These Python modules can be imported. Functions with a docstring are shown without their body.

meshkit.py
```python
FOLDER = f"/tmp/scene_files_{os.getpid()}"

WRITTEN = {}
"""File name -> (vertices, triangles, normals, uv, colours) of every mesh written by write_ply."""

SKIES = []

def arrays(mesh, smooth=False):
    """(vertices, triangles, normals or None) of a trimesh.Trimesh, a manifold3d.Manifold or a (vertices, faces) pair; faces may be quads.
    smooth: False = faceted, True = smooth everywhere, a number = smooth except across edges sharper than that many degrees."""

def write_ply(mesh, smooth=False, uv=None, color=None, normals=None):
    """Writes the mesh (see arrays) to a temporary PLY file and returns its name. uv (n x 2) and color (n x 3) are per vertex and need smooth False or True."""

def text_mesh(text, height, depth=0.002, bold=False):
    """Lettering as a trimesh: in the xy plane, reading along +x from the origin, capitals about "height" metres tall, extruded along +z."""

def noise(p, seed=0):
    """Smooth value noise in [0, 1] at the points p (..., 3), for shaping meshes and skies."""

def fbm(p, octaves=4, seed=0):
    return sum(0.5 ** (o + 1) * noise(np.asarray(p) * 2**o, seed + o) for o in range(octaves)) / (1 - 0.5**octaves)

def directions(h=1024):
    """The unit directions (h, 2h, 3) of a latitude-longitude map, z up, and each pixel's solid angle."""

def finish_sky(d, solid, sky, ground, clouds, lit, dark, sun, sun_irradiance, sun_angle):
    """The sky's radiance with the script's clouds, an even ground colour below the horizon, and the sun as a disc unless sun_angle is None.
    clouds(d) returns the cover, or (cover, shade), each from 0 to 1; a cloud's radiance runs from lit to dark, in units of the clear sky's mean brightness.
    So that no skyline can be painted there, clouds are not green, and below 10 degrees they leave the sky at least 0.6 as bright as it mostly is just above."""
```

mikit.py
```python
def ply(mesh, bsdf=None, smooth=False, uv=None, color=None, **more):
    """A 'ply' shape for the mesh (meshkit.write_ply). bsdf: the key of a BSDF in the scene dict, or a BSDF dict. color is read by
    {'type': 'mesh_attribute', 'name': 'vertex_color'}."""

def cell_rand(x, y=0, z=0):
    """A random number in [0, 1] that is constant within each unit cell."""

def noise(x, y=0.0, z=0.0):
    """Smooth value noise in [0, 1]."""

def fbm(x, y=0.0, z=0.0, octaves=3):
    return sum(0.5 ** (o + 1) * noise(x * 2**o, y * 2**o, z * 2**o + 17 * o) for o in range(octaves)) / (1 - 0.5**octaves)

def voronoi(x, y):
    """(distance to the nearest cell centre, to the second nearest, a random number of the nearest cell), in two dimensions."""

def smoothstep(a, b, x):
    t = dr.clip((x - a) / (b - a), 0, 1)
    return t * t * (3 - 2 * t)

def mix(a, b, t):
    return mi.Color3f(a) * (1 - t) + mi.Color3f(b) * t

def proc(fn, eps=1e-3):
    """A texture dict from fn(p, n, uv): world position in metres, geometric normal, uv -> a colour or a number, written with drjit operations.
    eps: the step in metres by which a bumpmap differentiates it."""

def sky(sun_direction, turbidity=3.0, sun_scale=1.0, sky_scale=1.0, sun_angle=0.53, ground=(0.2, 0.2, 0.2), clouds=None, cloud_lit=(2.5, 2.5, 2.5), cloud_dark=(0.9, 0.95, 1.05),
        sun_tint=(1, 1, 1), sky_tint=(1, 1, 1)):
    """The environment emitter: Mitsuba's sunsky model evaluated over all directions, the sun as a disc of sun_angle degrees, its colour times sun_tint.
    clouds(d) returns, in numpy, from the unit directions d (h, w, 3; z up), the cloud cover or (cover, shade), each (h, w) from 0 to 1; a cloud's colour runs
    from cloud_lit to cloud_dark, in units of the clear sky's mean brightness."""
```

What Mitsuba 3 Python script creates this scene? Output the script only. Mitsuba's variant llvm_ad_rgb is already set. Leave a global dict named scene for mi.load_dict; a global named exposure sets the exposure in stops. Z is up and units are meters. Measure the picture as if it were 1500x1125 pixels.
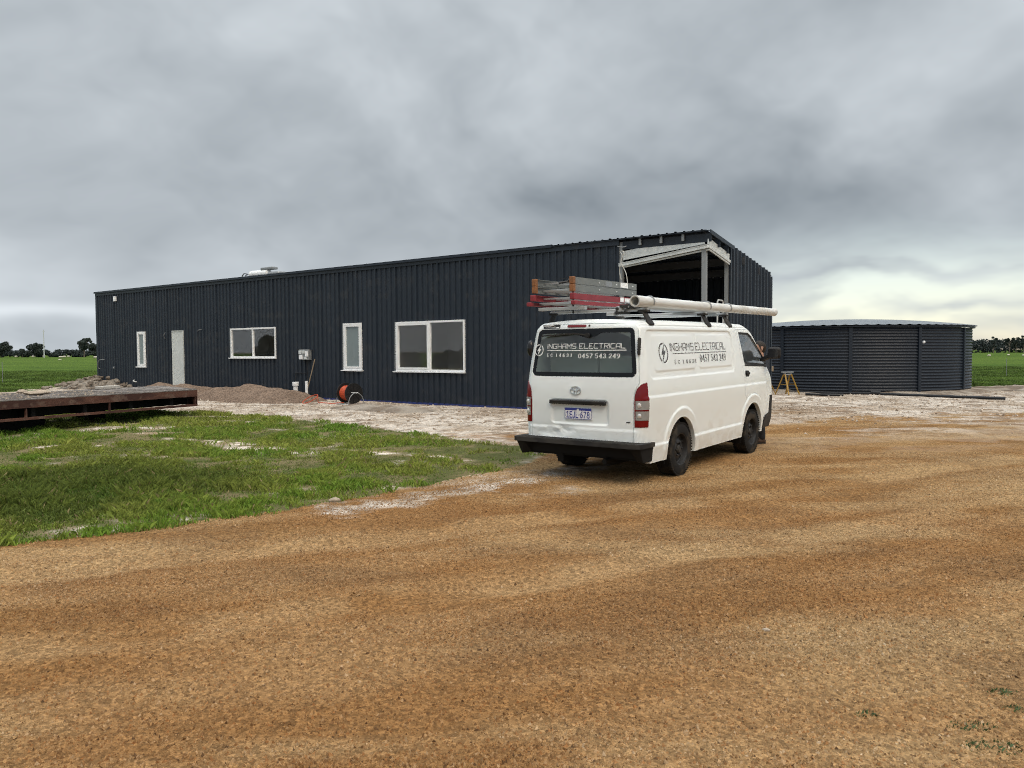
import math, glob
import numpy as np, trimesh, shapely
import drjit as dr
import mitsuba as mi
import manifold3d as m3
from shapely.geometry import Polygon, LineString, Point, MultiPolygon
from shapely import affinity
from shapely.ops import unary_union
from scipy.interpolate import LinearNDInterpolator
import mikit, meshkit
from mikit import proc, noise, fbm, voronoi, cell_rand, smoothstep, mix

T = mi.ScalarTransform4f
PI = math.pi
scene, labels = {}, {}
rng = np.random.default_rng(7)

# ------------------------------------------------------------------ camera, sky, exposure
CAM_H, PITCH, ROLL, FPX = 1.5474, 0.0418, -0.0048, 1127.0
cp, sp = math.cos(PITCH), math.sin(PITCH)
fwd = np.array([0, cp, -sp]); up0 = np.array([0, sp, cp]); rt0 = np.array([1.0, 0, 0])
up = -rt0 * math.sin(ROLL) + up0 * math.cos(ROLL)
eye = np.array([0, 0, CAM_H])
scene['camera'] = {'type': 'perspective', 'fov_axis': 'x', 'fov': math.degrees(2 * math.atan(750 / FPX)),
                   'near_clip': 0.05, 'far_clip': 9000.0,
                   'to_world': T().look_at(origin=eye.tolist(), target=(eye + fwd).tolist(), up=up.tolist())}
exposure = 1.90


def ssn(a, b, x):
    t = np.clip((x - a) / (b - a), 0, 1)
    return t * t * (3 - 2 * t)


def sky_clouds(d):
    az = np.degrees(np.arctan2(d[..., 0], d[..., 1])); el = np.degrees(np.arcsin(np.clip(d[..., 2], -1, 1)))
    q = d * np.array([2.6, 2.6, 3.4]) + np.array([3.1, 7.7, 1.3])
    w = meshkit.fbm(q * 1.1 + 5.2, 4, 11) - 0.5
    q2 = q + w[..., None] * [0.7, 0.7, 0.5]
    n1 = meshkit.fbm(q2 * 1.5, 5, 3) - 0.5
    n2 = meshkit.fbm(q2 * 3.1, 5, 23) - 0.5
    warp_a = az + 16 * w + 7 * n2; warp_e = el + 9 * w + 5 * n2

    def g(a0, e0, sa, se):
        return np.exp(-((warp_a - a0) / sa) ** 2 - ((warp_e - e0) / se) ** 2)
    n3 = meshkit.fbm(q2 * 8.0 + 3.3, 4, 41) - 0.5
    lump = 0.5 - np.abs(meshkit.fbm(q2 * 2.0 + 8.1, 4, 61) - 0.5) * 3.0
    b = 0.345 + 0.32 * n1 + 0.26 * n2 + 0.17 * n3 + 0.10 * lump
    b = b + 0.19 * g(-16, 22, 12, 6) + 0.15 * g(4, 20, 7, 6) + 0.20 * g(28, 18, 9, 4) - 0.14 * g(24, 24, 6, 3)
    b = b - 0.17 * g(14, 10.5, 16, 3.6) - 0.05 * g(-10, 10, 12, 4) + 0.10 * g(-32, 12, 8, 10)
    low = 1 - ssn(2.5, 9, el)
    b = b + low * (0.10 + 0.16 * (n2 + 0.2))
    b = b + 0.30 * np.exp(-((az + 30) / 10) ** 2) * np.exp(-((el - 2.9 + 1.2 * n2) / 0.5) ** 2)
    glow = np.exp(-((az - 27) / 16.0) ** 2) * np.exp(-((el - 3.0) / 3.6) ** 2)
    streak = 0.55 + 1.5 * (meshkit.fbm(np.stack([az * 0.16 + 2 * n1, el * 0.8 + 3 * n2, 0 * az], -1), 4, 5) - 0.4)
    glow = np.clip(glow * 1.25 * streak, 0, 1)
    b = np.clip(b, 0.05, 1) * 0.31
    b = b + 0.58 * ssn(26, 62, el)          # an overcast sky is brightest overhead
    return np.clip(1 - 0.92 * glow, 0, 1), np.clip(1 - b, 0, 1)


SUN = (0.25, -0.62, 0.72)
scene['sky'] = mikit.sky(SUN, turbidity=4.0, sun_scale=0.30, sun_angle=34.0, clouds=sky_clouds, ground=(0.25, 0.17, 0.1),
                         cloud_lit=(4.15, 4.34, 4.44), cloud_dark=(0.285, 0.345, 0.405), sun_tint=(1.0, 0.985, 0.95), sky_tint=(2.02, 1.70, 1.22))


# ------------------------------------------------------------------ helpers
def num(key):
    if key not in scene and key not in USED:
        USED.add(key); return key
    i = 1
    while f'{key}_{i:03d}' in USED or f'{key}_{i:03d}' in scene:
        i += 1
    k = f'{key}_{i:03d}'; USED.add(k); return k


USED = set()


def thing(name, label, cat, group=None, kind=None):
    k = num(name)
    labels[k] = {'label': label, 'category': cat}
    if group: labels[k]['group'] = group
    if kind: labels[k]['kind'] = kind
    return k


def part(parent, name, mesh, bsdf, xf=None, smooth=False, label=None, stuff=False, **more):
    k = num(f'{parent}__{name}')
    e = mikit.ply(mesh, bsdf, smooth=smooth, **more)
    if xf is not None: e['to_world'] = T(xf)
    scene[k] = e
    if label: labels.setdefault(k, {})['label'] = label
    if stuff: labels.setdefault(k, {})['kind'] = 'stuff'
    return k


def whole(key, mesh, bsdf, xf=None, smooth=False, **more):
    e = mikit.ply(mesh, bsdf, smooth=smooth, **more)
    if xf is not None: e['to_world'] = T(xf)
    scene[key] = e
    return key


def cat(ms):
    return trimesh.util.concatenate([m for m in ms if m is not None])


def box(x0, x1, y0, y1, z0, z1):
    m = trimesh.creation.box(extents=[abs(x1 - x0), abs(y1 - y0), abs(z1 - z0)])
    m.apply_translation([(x0 + x1) / 2, (y0 + y1) / 2, (z0 + z1) / 2])
    return m


def to_tm(m):
    k = m.to_mesh()
    return trimesh.Trimesh(np.array(k.vert_properties[:, :3], float), np.array(k.tri_verts), process=False)


def to_m3(m):
    return m3.Manifold(m3.Mesh(np.asarray(m.vertices, np.float32), np.asarray(m.faces, np.uint32)))


def rbx(x0, x1, y0, y1, z0, z1, r=0.01, seg=8):
    """box with rounded edges"""
    s = m3.Manifold.sphere(r, seg)
    pts = [s.translate((x, y, z)) for x in (x0 + r, x1 - r) for y in (y0 + r, y1 - r) for z in (z0 + r, z1 - r)]
    return to_tm(m3.Manifold.batch_hull(pts))


def tube(pts, r, seg=10, caps=True):
    p = np.asarray(pts, float); n = len(p)
    r = np.broadcast_to(r, (n,))
    t = np.gradient(p, axis=0); t /= np.linalg.norm(t, axis=1, keepdims=True) + 1e-12
    a = np.zeros_like(p)
    ref = np.array([0, 0, 1.0]) if abs(t[0, 2]) < 0.9 else np.array([1.0, 0, 0])
    prev = np.cross(t[0], ref); prev /= np.linalg.norm(prev)
    for i in range(n):
        v = prev - t[i] * np.dot(prev, t[i]); v /= np.linalg.norm(v) + 1e-12
        a[i] = v; prev = v
    b = np.cross(t, a)
    ang = np.arange(seg) * 2 * PI / seg
    v = (p[:, None] + r[:, None, None] * (np.cos(ang)[None, :, None] * a[:, None] + np.sin(ang)[None, :, None] * b[:, None])).reshape(-1, 3)
    f = []
    for i in range(n - 1):
        for j in range(seg):
            A, B = i * seg + j, i * seg + (j + 1) % seg
            f += [[A, B, B + seg], [A, B + seg, A + seg]]
    v = list(v)
    if caps:
        v += [p[0], p[-1]]
        c0, c1 = len(v) - 2, len(v) - 1
        for j in range(seg):
            f.append([c0, (j + 1) % seg, j]); f.append([c1, (n - 1) * seg + j, (n - 1) * seg + (j + 1) % seg])
    return trimesh.Trimesh(np.array(v), np.array(f), process=False)


def bar(p, q, w, h, upv=(0, 0, 1)):
    """rectangular bar from p to q, w wide, h high"""
    p, q = np.array(p, float), np.array(q, float)
    x = q - p; L = np.linalg.norm(x); x /= L
    y = np.cross(np.array(upv, float), x); y /= np.linalg.norm(y); z = np.cross(x, y)
    m = trimesh.creation.box(extents=[L, w, h])
    M = np.eye(4); M[:3, 0], M[:3, 1], M[:3, 2], M[:3, 3] = x, y, z, (p + q) / 2
    m.apply_transform(M); return m


def polys(g):
    return [p for p in getattr(g, 'geoms', [g]) if isinstance(p, Polygon) and p.area > 1e-9]


def extr(g, h):
    return cat([trimesh.creation.extrude_polygon(p, h, engine='earcut') for p in polys(g)])


def flat(g):
    vs, fs, k = [], [], 0
    for p in polys(g):
        v, f = trimesh.creation.triangulate_polygon(p, engine='earcut')
        vs.append(v); fs.append(f + k); k += len(v)
    v = np.vstack(vs); return np.column_stack([v, np.zeros(len(v))]), np.vstack(fs)


def rrect(x0, x1, y0, y1, r):
    return shapely.box(x0 + r, y0 + r, x1 - r, y1 - r).buffer(r, quad_segs=6)


def blob(n=2, seed=0, amp=0.3, scale=(1, 1, 1), freq=1.3):
    m = trimesh.creation.icosphere(subdivisions=n)
    v = np.array(m.vertices)
    d = 1 + amp * (meshkit.fbm(v * freq + seed * 7.3, 3, seed) - 0.5) * 2
    m.vertices = v * d[:, None] * np.array(scale)
    return m


def scatter_mesh(bv, bf, M3, pos):
    """copies of a small mesh, one 3x3 matrix and a place each, as one vertex/face pair"""
    v = np.einsum('nij,kj->nki', M3, bv) + pos[:, None]
    f = bf[None] + (np.arange(len(pos)) * len(bv))[:, None, None]
    return v.reshape(-1, 3), f.reshape(-1, 3)


def ref(k): return {'type': 'ref', 'id': k}
def rgb(*c): return {'type': 'rgb', 'value': list(c)}


def pri(key, color, rough=0.5, metallic=0.0, spec=0.5, clearcoat=0.0, two=True, bump=None, bscale=1.0, **kw):
    if callable(color): color = proc(color)
    elif isinstance(color, (tuple, list)): color = rgb(*color)
    b = {'type': 'principled', 'base_color': color, 'roughness': rough, 'metallic': metallic, 'specular': spec, **kw}
    if clearcoat: b['clearcoat'] = clearcoat; b['clearcoat_gloss'] = 0.92
    if bump is not None: b = {'type': 'bumpmap', 'nested': b, 'arbitrary': proc(bump[0], eps=bump[1]), 'scale': bscale}
    scene[key] = {'type': 'twosided', 'nested': b} if two else b
    return key


# ------------------------------------------------------------------ materials
TRACKS = [((-30.0, 70.0), 69.9), ((-30.0, 70.0), 71.5)]       # arcs that vehicles have driven: centre and radius


def track_mask(x, y, n):
    m = mi.Float(0)
    for (cx, cy), R in TRACKS:
        r = dr.sqrt(dr.square(x - cx) + dr.square(y - cy))
        m = dr.maximum(m, smoothstep(0.34, 0.10, dr.abs(r - R + 0.5 * (n - 0.5))) * smoothstep(0.30, 0.58, n))
    return m


def gravel_macro(x, y):
    """colour of the spread gravel from place to place: redder, paler, darker loads and packed wheel paths"""
    u, v = x * 0.93 + y * 0.36, -x * 0.36 + y * 0.93
    st = fbm(u * 0.55 + 3.7, v * 2.1 + 9.1, 0.0, 4)
    c = mix((0.262, 0.150, 0.066), (0.350, 0.232, 0.125), smoothstep(0.34, 0.68, st))
    c = mix(c, (0.275, 0.146, 0.062), 0.42 * smoothstep(0.45, 0.68, fbm(x * 0.33 + 5, y * 0.55 + 2, 0.0, 3)))
    c = mix(c, (0.170, 0.105, 0.058), 0.40 * smoothstep(0.50, 0.74, fbm(x * 0.8 + 21, y * 1.5, 0.0, 4)))
    c = mix(c, (0.430, 0.315, 0.185), 0.45 * smoothstep(0.50, 0.74, fbm(x * 0.6 + 71, y * 1.7 + 5, 0.0, 4)))
    tk = track_mask(x, y, fbm(x * 1.3 + 8, y * 1.9, 0.0, 4))
    return mix(c, (0.43, 0.305, 0.178), 0.42 * tk)


def gravel_col(p):
    a, b, r = voronoi(p.x * 42, p.y * 42)
    a2, b2, r2 = voronoi(p.x * 95 + 3, p.y * 95)
    return gravel_macro(p.x, p.y) * (0.50 + 0.52 * r) * (0.76 + 0.46 * r2) * mi.Color3f(1.02, 0.97, 0.86)


def sand_col(p):
    n = fbm(p.x * 1.1, p.y * 1.1, 0.0, 4)
    n2 = fbm(p.x * 3.7 + 9, p.y * 3.7, 0.0, 4)
    c = mix((0.585, 0.53, 0.465), (0.43, 0.365, 0.295), smoothstep(0.40, 0.66, n))
    c = mix(c, (0.22, 0.165, 0.12), 0.85 * smoothstep(0.52, 0.68, n2))
    a, b, r = voronoi(p.x * 17, p.y * 17)
    return c * (0.58 + 0.42 * r)


def sand_mask(p):
    """how much of the pale limestone sand lies on the orange gravel, from where each was spread"""
    n = fbm(p.x * 0.7 + 1.3, p.y * 0.9 + 4.4, 0.0, 4) - 0.5
    n2 = fbm(p.x * 3.1, p.y * 4.3 + 4.4, 0.0, 4) - 0.5
    line = (p.y - 12.3 - 6.6 * smoothstep(0.2, 6.0, p.x) - 0.10 * dr.maximum(p.x - 8, 0)) / 4.0            # thins out towards the yard
    s = smoothstep(-0.75, 0.45, line + 2.2 * n + 1.4 * n2)
    far = smoothstep(10.0, 18.0, p.y) * smoothstep(0.8, 2.6, p.x) * smoothstep(0.42, 0.60, fbm(p.x * 0.9 + 31, p.y * 1.5 + 3, 0.0, 4) + 0.05 * n2)
    s = dr.maximum(s, 0.72 * far)
    # a pale trail by the corner of the lawn
    ax, ay, bx, by = -1.7, 7.55, 1.1, 10.2
    t = dr.clip(((p.x - ax) * (bx - ax) + (p.y - ay) * (by - ay)) / ((bx - ax) ** 2 + (by - ay) ** 2), 0, 1)
    dd = dr.sqrt(dr.square(p.x - ax - t * (bx - ax)) + dr.square(p.y - ay - t * (by - ay)))
    trail = smoothstep(0.34, 0.06, dd + 0.75 * n2 + 0.25 * n)
    return dr.maximum(s, trail)


def yard_fn(p, n, uv):
    return mix(gravel_col(p), sand_col(p), sand_mask(p))


def yard_bump(p, n, uv):
    a, b, r = voronoi(p.x * 36, p.y * 36)
    a2, b2, r2 = voronoi(p.x * 90, p.y * 90)
    return 0.014 * dr.maximum(0.7 - a, 0) * (0.3 + r) + 0.008 * (0.7 - a2) * (0.4 + r2) + 0.014 * fbm(p.x * 5, p.y * 6, 0.0, 3)


def lawn_fn(p, n, uv):
    k = fbm(p.x * 2.2, p.y * 2.2, 0.0, 4)
    c = mix((0.066, 0.072, 0.026), (0.125, 0.105, 0.055), smoothstep(0.38, 0.66, k))
    bare = dr.maximum(patch_mask(p), 0.55 * smoothstep(0.60, 0.74, fbm(p.x * 1.3 + 40, p.y * 1.3, 0.0, 4)))
    return mix(c, mix((0.20, 0.155, 0.10), sand_col(p), smoothstep(0.40, 0.62, fbm(p.x * 5 + 2, p.y * 6, 0.0, 4))), bare)


PATCHES = [(-7.9, 15.85, 1.0, 0.55), (-8.75, 13.75, 0.55, 0.22), (-7.35, 12.75, 0.5, 0.25), (-6.9, 14.9, 0.45, 0.18), (-5.9, 13.8, 0.5, 0.16),
           (-9.0, 17.0, 1.3, 0.35), (-5.0, 13.25, 0.8, 0.27), (-4.3, 12.55, 0.8, 0.30), (-3.6, 11.95, 0.7, 0.22), (-2.2, 11.8, 0.55, 0.18),
           (-1.1, 11.2, 0.5, 0.15), (-7.6, 18.5, 1.4, 0.22), (-6.0, 17.2, 0.9, 0.2), (-2.9, 13.9, 0.7, 0.16), (-1.2, 8.7, 0.5, 0.10)]


def patch_mask(p):
    w = fbm(p.x * 2.6 + 11, p.y * 3.4, 0.0, 4) - 0.5
    m = mi.Float(0)
    for x, y, a, b in PATCHES:
        u = (p.x - x) * 0.86 + (p.y - y) * -0.5 if x > -6.2 else (p.x - x)
        v = (p.x - x) * 0.5 + (p.y - y) * 0.86 if x > -6.2 else (p.y - y)
        m = dr.maximum(m, smoothstep(1.65, 0.45, dr.sqrt(dr.square(u / a) + dr.square(v / b)) + 1.5 * w))
    return m


def field_fn(p, n, uv):
    k = fbm(p.x * 0.05, p.y * 0.10, 0.0, 4); k2 = fbm(p.x * 0.6, p.y * 0.6, 0.0, 3)
    c = mix((0.036, 0.066, 0.011), (0.050, 0.082, 0.015), smoothstep(0.35, 0.65, k))
    c = mix(c, (0.055, 0.095, 0.014), 0.8 * smoothstep(0.5, 0.7, k2))
    return c


def soil_bump(p, n, uv):
    return 0.03 * fbm(p.x * 6, p.y * 6, 0.0, 4)


pri('m_yard', yard_fn, 0.95, spec=0.15, bump=(yard_bump, 0.004), bscale=1.0)
pri('m_lawn', lawn_fn, 0.95, spec=0.1, bump=(soil_bump, 0.01), bscale=1.0)
pri('m_field', field_fn, 0.95, spec=0.1)
pri('m_pebble', {'type': 'mesh_attribute', 'name': 'vertex_color'}, 0.85, spec=0.2)
scene['m_blade'] = {'type': 'twosided', 'nested': {'type': 'principled', 'base_color': {'type': 'mesh_attribute', 'name': 'vertex_color'}, 'roughness': 0.55, 'specular': 0.25}}
pri('m_dirt', lambda p, n, uv: mix((0.128, 0.094, 0.073), (0.205, 0.152, 0.116), fbm(p.x * 3, p.y * 3, p.z * 3, 4)) * (0.7 + 0.6 * voronoi(p.x * 23 + p.z * 11, p.y * 23)[2]), 0.95, spec=0.1,
    bump=(lambda p, n, uv: 0.03 * fbm(p.x * 14, p.y * 14, p.z * 14, 3), 0.006))
pri('m_rubble', lambda p, n, uv: mix((0.26, 0.232, 0.198), (0.15, 0.122, 0.098), smoothstep(0.35, 0.65, fbm(p.x * 2.2, p.y * 2.2, p.z * 2.2, 4))), 0.95, spec=0.1)

def clad_fn(p, n, uv):
    sheet = cell_rand(((p.x - 4.474) * 0.8038 - (p.y - 17.635) * 0.5949 + 2.28) / 0.865, 3.0)       # each sheet its own batch
    c = mix((0.0115, 0.0185, 0.030), (0.0175, 0.0262, 0.041), 0.6 * sheet + 0.4 * fbm(p.x * 0.9, p.y * 0.9, p.z * 0.35, 3))
    dust = smoothstep(0.46, 0.70, fbm(p.x * 6, p.y * 6, p.z * 3.5, 4)) * smoothstep(0.62, 0.30, fbm(p.x * 0.6, p.y * 0.6, p.z * 2.4, 3))
    return mix(c, (0.085, 0.080, 0.075), 0.16 * dust)


pri('m_cladding', clad_fn, 0.42, spec=0.45)
pri('m_plasterboard', (0.62, 0.62, 0.60), 0.9, spec=0.2)
pri('m_inside', (0.06, 0.065, 0.075), 0.8, spec=0.2)
pri('m_white_frame', (0.80, 0.825, 0.85), 0.35, spec=0.5)
pri('m_door_panel', lambda p, n, uv: mix((0.52, 0.56, 0.56), (0.57, 0.61, 0.61), fbm(p.x * 2, p.y * 2, p.z * 1.2, 3)), 0.5)
pri('m_galv', lambda p, n, uv: mix((0.58, 0.62, 0.63), (0.69, 0.73, 0.74), voronoi(p.x * 9 + p.z * 4, p.y * 9 + p.z * 7)[2]), 0.45, metallic=0.25)
pri('m_galv_grey', (0.30, 0.32, 0.335), 0.45, metallic=0.4)
pri('m_blue_strip', (0.02, 0.035, 0.16), 0.6)
pri('m_concrete', lambda p, n, uv: mix((0.34, 0.33, 0.31), (0.45, 0.44, 0.41), fbm(p.x * 4, p.y * 4, p.z * 4, 4)), 0.9, spec=0.2)
scene['m_glass'] = {'type': 'thindielectric', 'int_ior': 1.52}
scene['m_glass_dark'] = {'type': 'thindielectric', 'int_ior': 1.52, 'specular_transmittance': rgb(0.60, 0.66, 0.64)}
pri('m_frosted', (0.19, 0.235, 0.25), 0.22, spec=0.6)

pri('m_tank', lambda p, n, uv: mix((0.0115, 0.0175, 0.029), (0.016, 0.0235, 0.036), fbm(p.x * 0.8, p.y * 0.8, p.z * 0.6, 3)), 0.42, spec=0.42)
pri('m_tank_roof', lambda p, n, uv: mix((0.15, 0.175, 0.20), (0.21, 0.235, 0.255), fbm(p.x * 1.2, p.y * 1.2, 0.0, 4)), 0.5, metallic=0.3)

def paint_fn(p, n, uv):
    # road dust: thin speckled film with ragged splashes, heaviest where spray has dried on the lower panels
    sp_ = fbm(p.x * 7, p.y * 7, p.z * 9, 4)
    low = smoothstep(0.75, 0.2, p.z + 0.55 * (fbm(p.x * 3.1, p.y * 3.1, p.z * 3.1, 3) - 0.5))
    d = low * smoothstep(0.40, 0.62, sp_) * 0.32 + 0.07 * smoothstep(0.5, 0.75, fbm(p.x * 1.7 + 4, p.y * 1.7, p.z * 2.3, 4))
    return mix((0.735, 0.785, 0.795), (0.50, 0.44, 0.36), d)
pri('m_paint', paint_fn, 0.26, spec=0.5, clearcoat=1.0)
pri('m_black_plastic', lambda p, n, uv: mix((0.014, 0.014, 0.015), (0.035, 0.033, 0.030), smoothstep(0.4, 0.7, fbm(p.x * 6, p.y * 6, p.z * 6, 3))), 0.6, spec=0.35)
pri('m_black_gloss', (0.012, 0.012, 0.014), 0.15, spec=0.5)
pri('m_underbody', (0.012, 0.012, 0.012), 0.8, spec=0.2)
pri('m_tyre', lambda p, n, uv: mix((0.016, 0.016, 0.016), (0.055, 0.045, 0.034), 0.8 * smoothstep(0.45, 0.7, fbm(p.x * 9, p.y * 9, p.z * 9, 3))), 0.85, spec=0.2)
pri('m_rim', (0.022, 0.022, 0.023), 0.5, spec=0.4)
pri('m_lamp_red', (0.150, 0.001, 0.004), 0.14, spec=0.4, clearcoat=0.3)
pri('m_lamp_clear', (0.24, 0.245, 0.245), 0.18, spec=0.6, clearcoat=1.0)
pri('m_bulb', (0.75, 0.75, 0.74), 0.12, metallic=0.5)
pri('m_chrome', (0.60, 0.61, 0.62), 0.18, metallic=0.95)
pri('m_frit', (0.005, 0.006, 0.008), 0.20, spec=0.3)
pri('m_vinyl_white', (0.80, 0.82, 0.82), 0.45)
pri('m_vinyl_dark', (0.052, 0.055, 0.060), 0.45)
pri('m_plate_white', (0.74, 0.75, 0.77), 0.45)
pri('m_plate_blue', (0.03, 0.045, 0.26), 0.45)
pri('m_alu', lambda p, n, uv: mix((0.55, 0.56, 0.56), (0.42, 0.43, 0.43), fbm(p.x * 5, p.y * 5, p.z * 5, 3)), 0.35, metallic=0.6)
pri('m_pvc', lambda p, n, uv: mix((0.60, 0.625, 0.625), (0.50, 0.495, 0.46), smoothstep(0.4, 0.72, fbm(p.x * 3, p.y * 3, p.z * 9, 4))), 0.45)
pri('m_fibre_grey', lambda p, n, uv: mix((0.135, 0.15, 0.15), (0.19, 0.205, 0.20), fbm(p.x * 8, p.y * 8, p.z * 8, 3)), 0.5)
pri('m_fibre_red', lambda p, n, uv: mix((0.20, 0.017, 0.026), (0.26, 0.035, 0.045), fbm(p.x * 8, p.y * 8, p.z * 8, 3)), 0.45)
pri('m_foot_orange', lambda p, n, uv: mix((0.33, 0.13, 0.045), (0.14, 0.07, 0.035), fbm(p.x * 22, p.y * 22, p.z * 22, 3)), 0.7)
pri('m_seat', (0.10, 0.105, 0.105), 0.9)
pri('m_seat_light', (0.40, 0.40, 0.39), 0.8)
pri('m_added_pale_box', (0.46, 0.49, 0.45), 0.9)

def rust_fn(p, n, uv):
    k = fbm(p.x * 2.3, p.y * 2.3, p.z * 5, 4)
    c = mix((0.055, 0.026, 0.021), (0.105, 0.050, 0.036), smoothstep(0.35, 0.7, k))
    return mix(c, (0.145, 0.10, 0.08), 0.6 * smoothstep(0.58, 0.72, fbm(p.x * 7 + 3, p.y * 7, p.z * 7, 4)))
pri('m_rust', rust_fn, 0.8, spec=0.3)
pri('m_deck_plate', lambda p, n, uv: mix((0.17, 0.155, 0.145), (0.27, 0.25, 0.235), smoothstep(0.35, 0.65, fbm(p.x * 2.5, p.y * 2.5, 0.0, 4))), 0.7, metallic=0.2)
pri('m_stone', lambda p, n, uv: mix((0.40, 0.34, 0.27), (0.27, 0.22, 0.17), fbm(p.x * 9, p.y * 9, p.z * 9, 4)), 0.9, spec=0.2)
pri('m_timber', lambda p, n, uv: mix((0.30, 0.24, 0.17), (0.20, 0.15, 0.10), fbm(p.x * 4, p.y * 20, p.z * 20, 3)), 0.85)
pri('m_yellow', lambda p, n, uv: mix((0.36, 0.21, 0.03), (0.24, 0.14, 0.03), smoothstep(0.4, 0.7, fbm(p.x * 11, p.y * 11, p.z * 11, 3))), 0.5)
pri('m_orange_cable', (0.50, 0.075, 0.025), 0.45)
pri('m_drum', (0.014, 0.014, 0.015), 0.45, spec=0.4)
pri('m_poly_black', (0.016, 0.017, 0.02), 0.45, spec=0.4)
pri('m_bark', lambda p, n, uv: mix((0.10, 0.085, 0.07), (0.18, 0.16, 0.14), fbm(p.x * 2, p.y * 2, p.z * 1, 3)), 0.95)
pri('m_leaf', {'type': 'mesh_attribute', 'name': 'vertex_color'}, 0.8, spec=0.2)
pri('m_wool', (0.62, 0.59, 0.52), 0.95)
pri('m_sheep_face', (0.25, 0.22, 0.19), 0.9)
pri('m_skin', (0.42, 0.24, 0.17), 0.6)
pri('m_hair', (0.02, 0.015, 0.012), 0.7)
pri('m_shirt', (0.022, 0.027, 0.036), 0.9)
pri('m_trousers', (0.016, 0.017, 0.02), 0.9)
pri('m_boot', (0.06, 0.035, 0.022), 0.7)
pri('m_house', (0.06, 0.055, 0.05), 0.8)
pri('m_house_roof', (0.03, 0.032, 0.036), 0.7)

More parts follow.
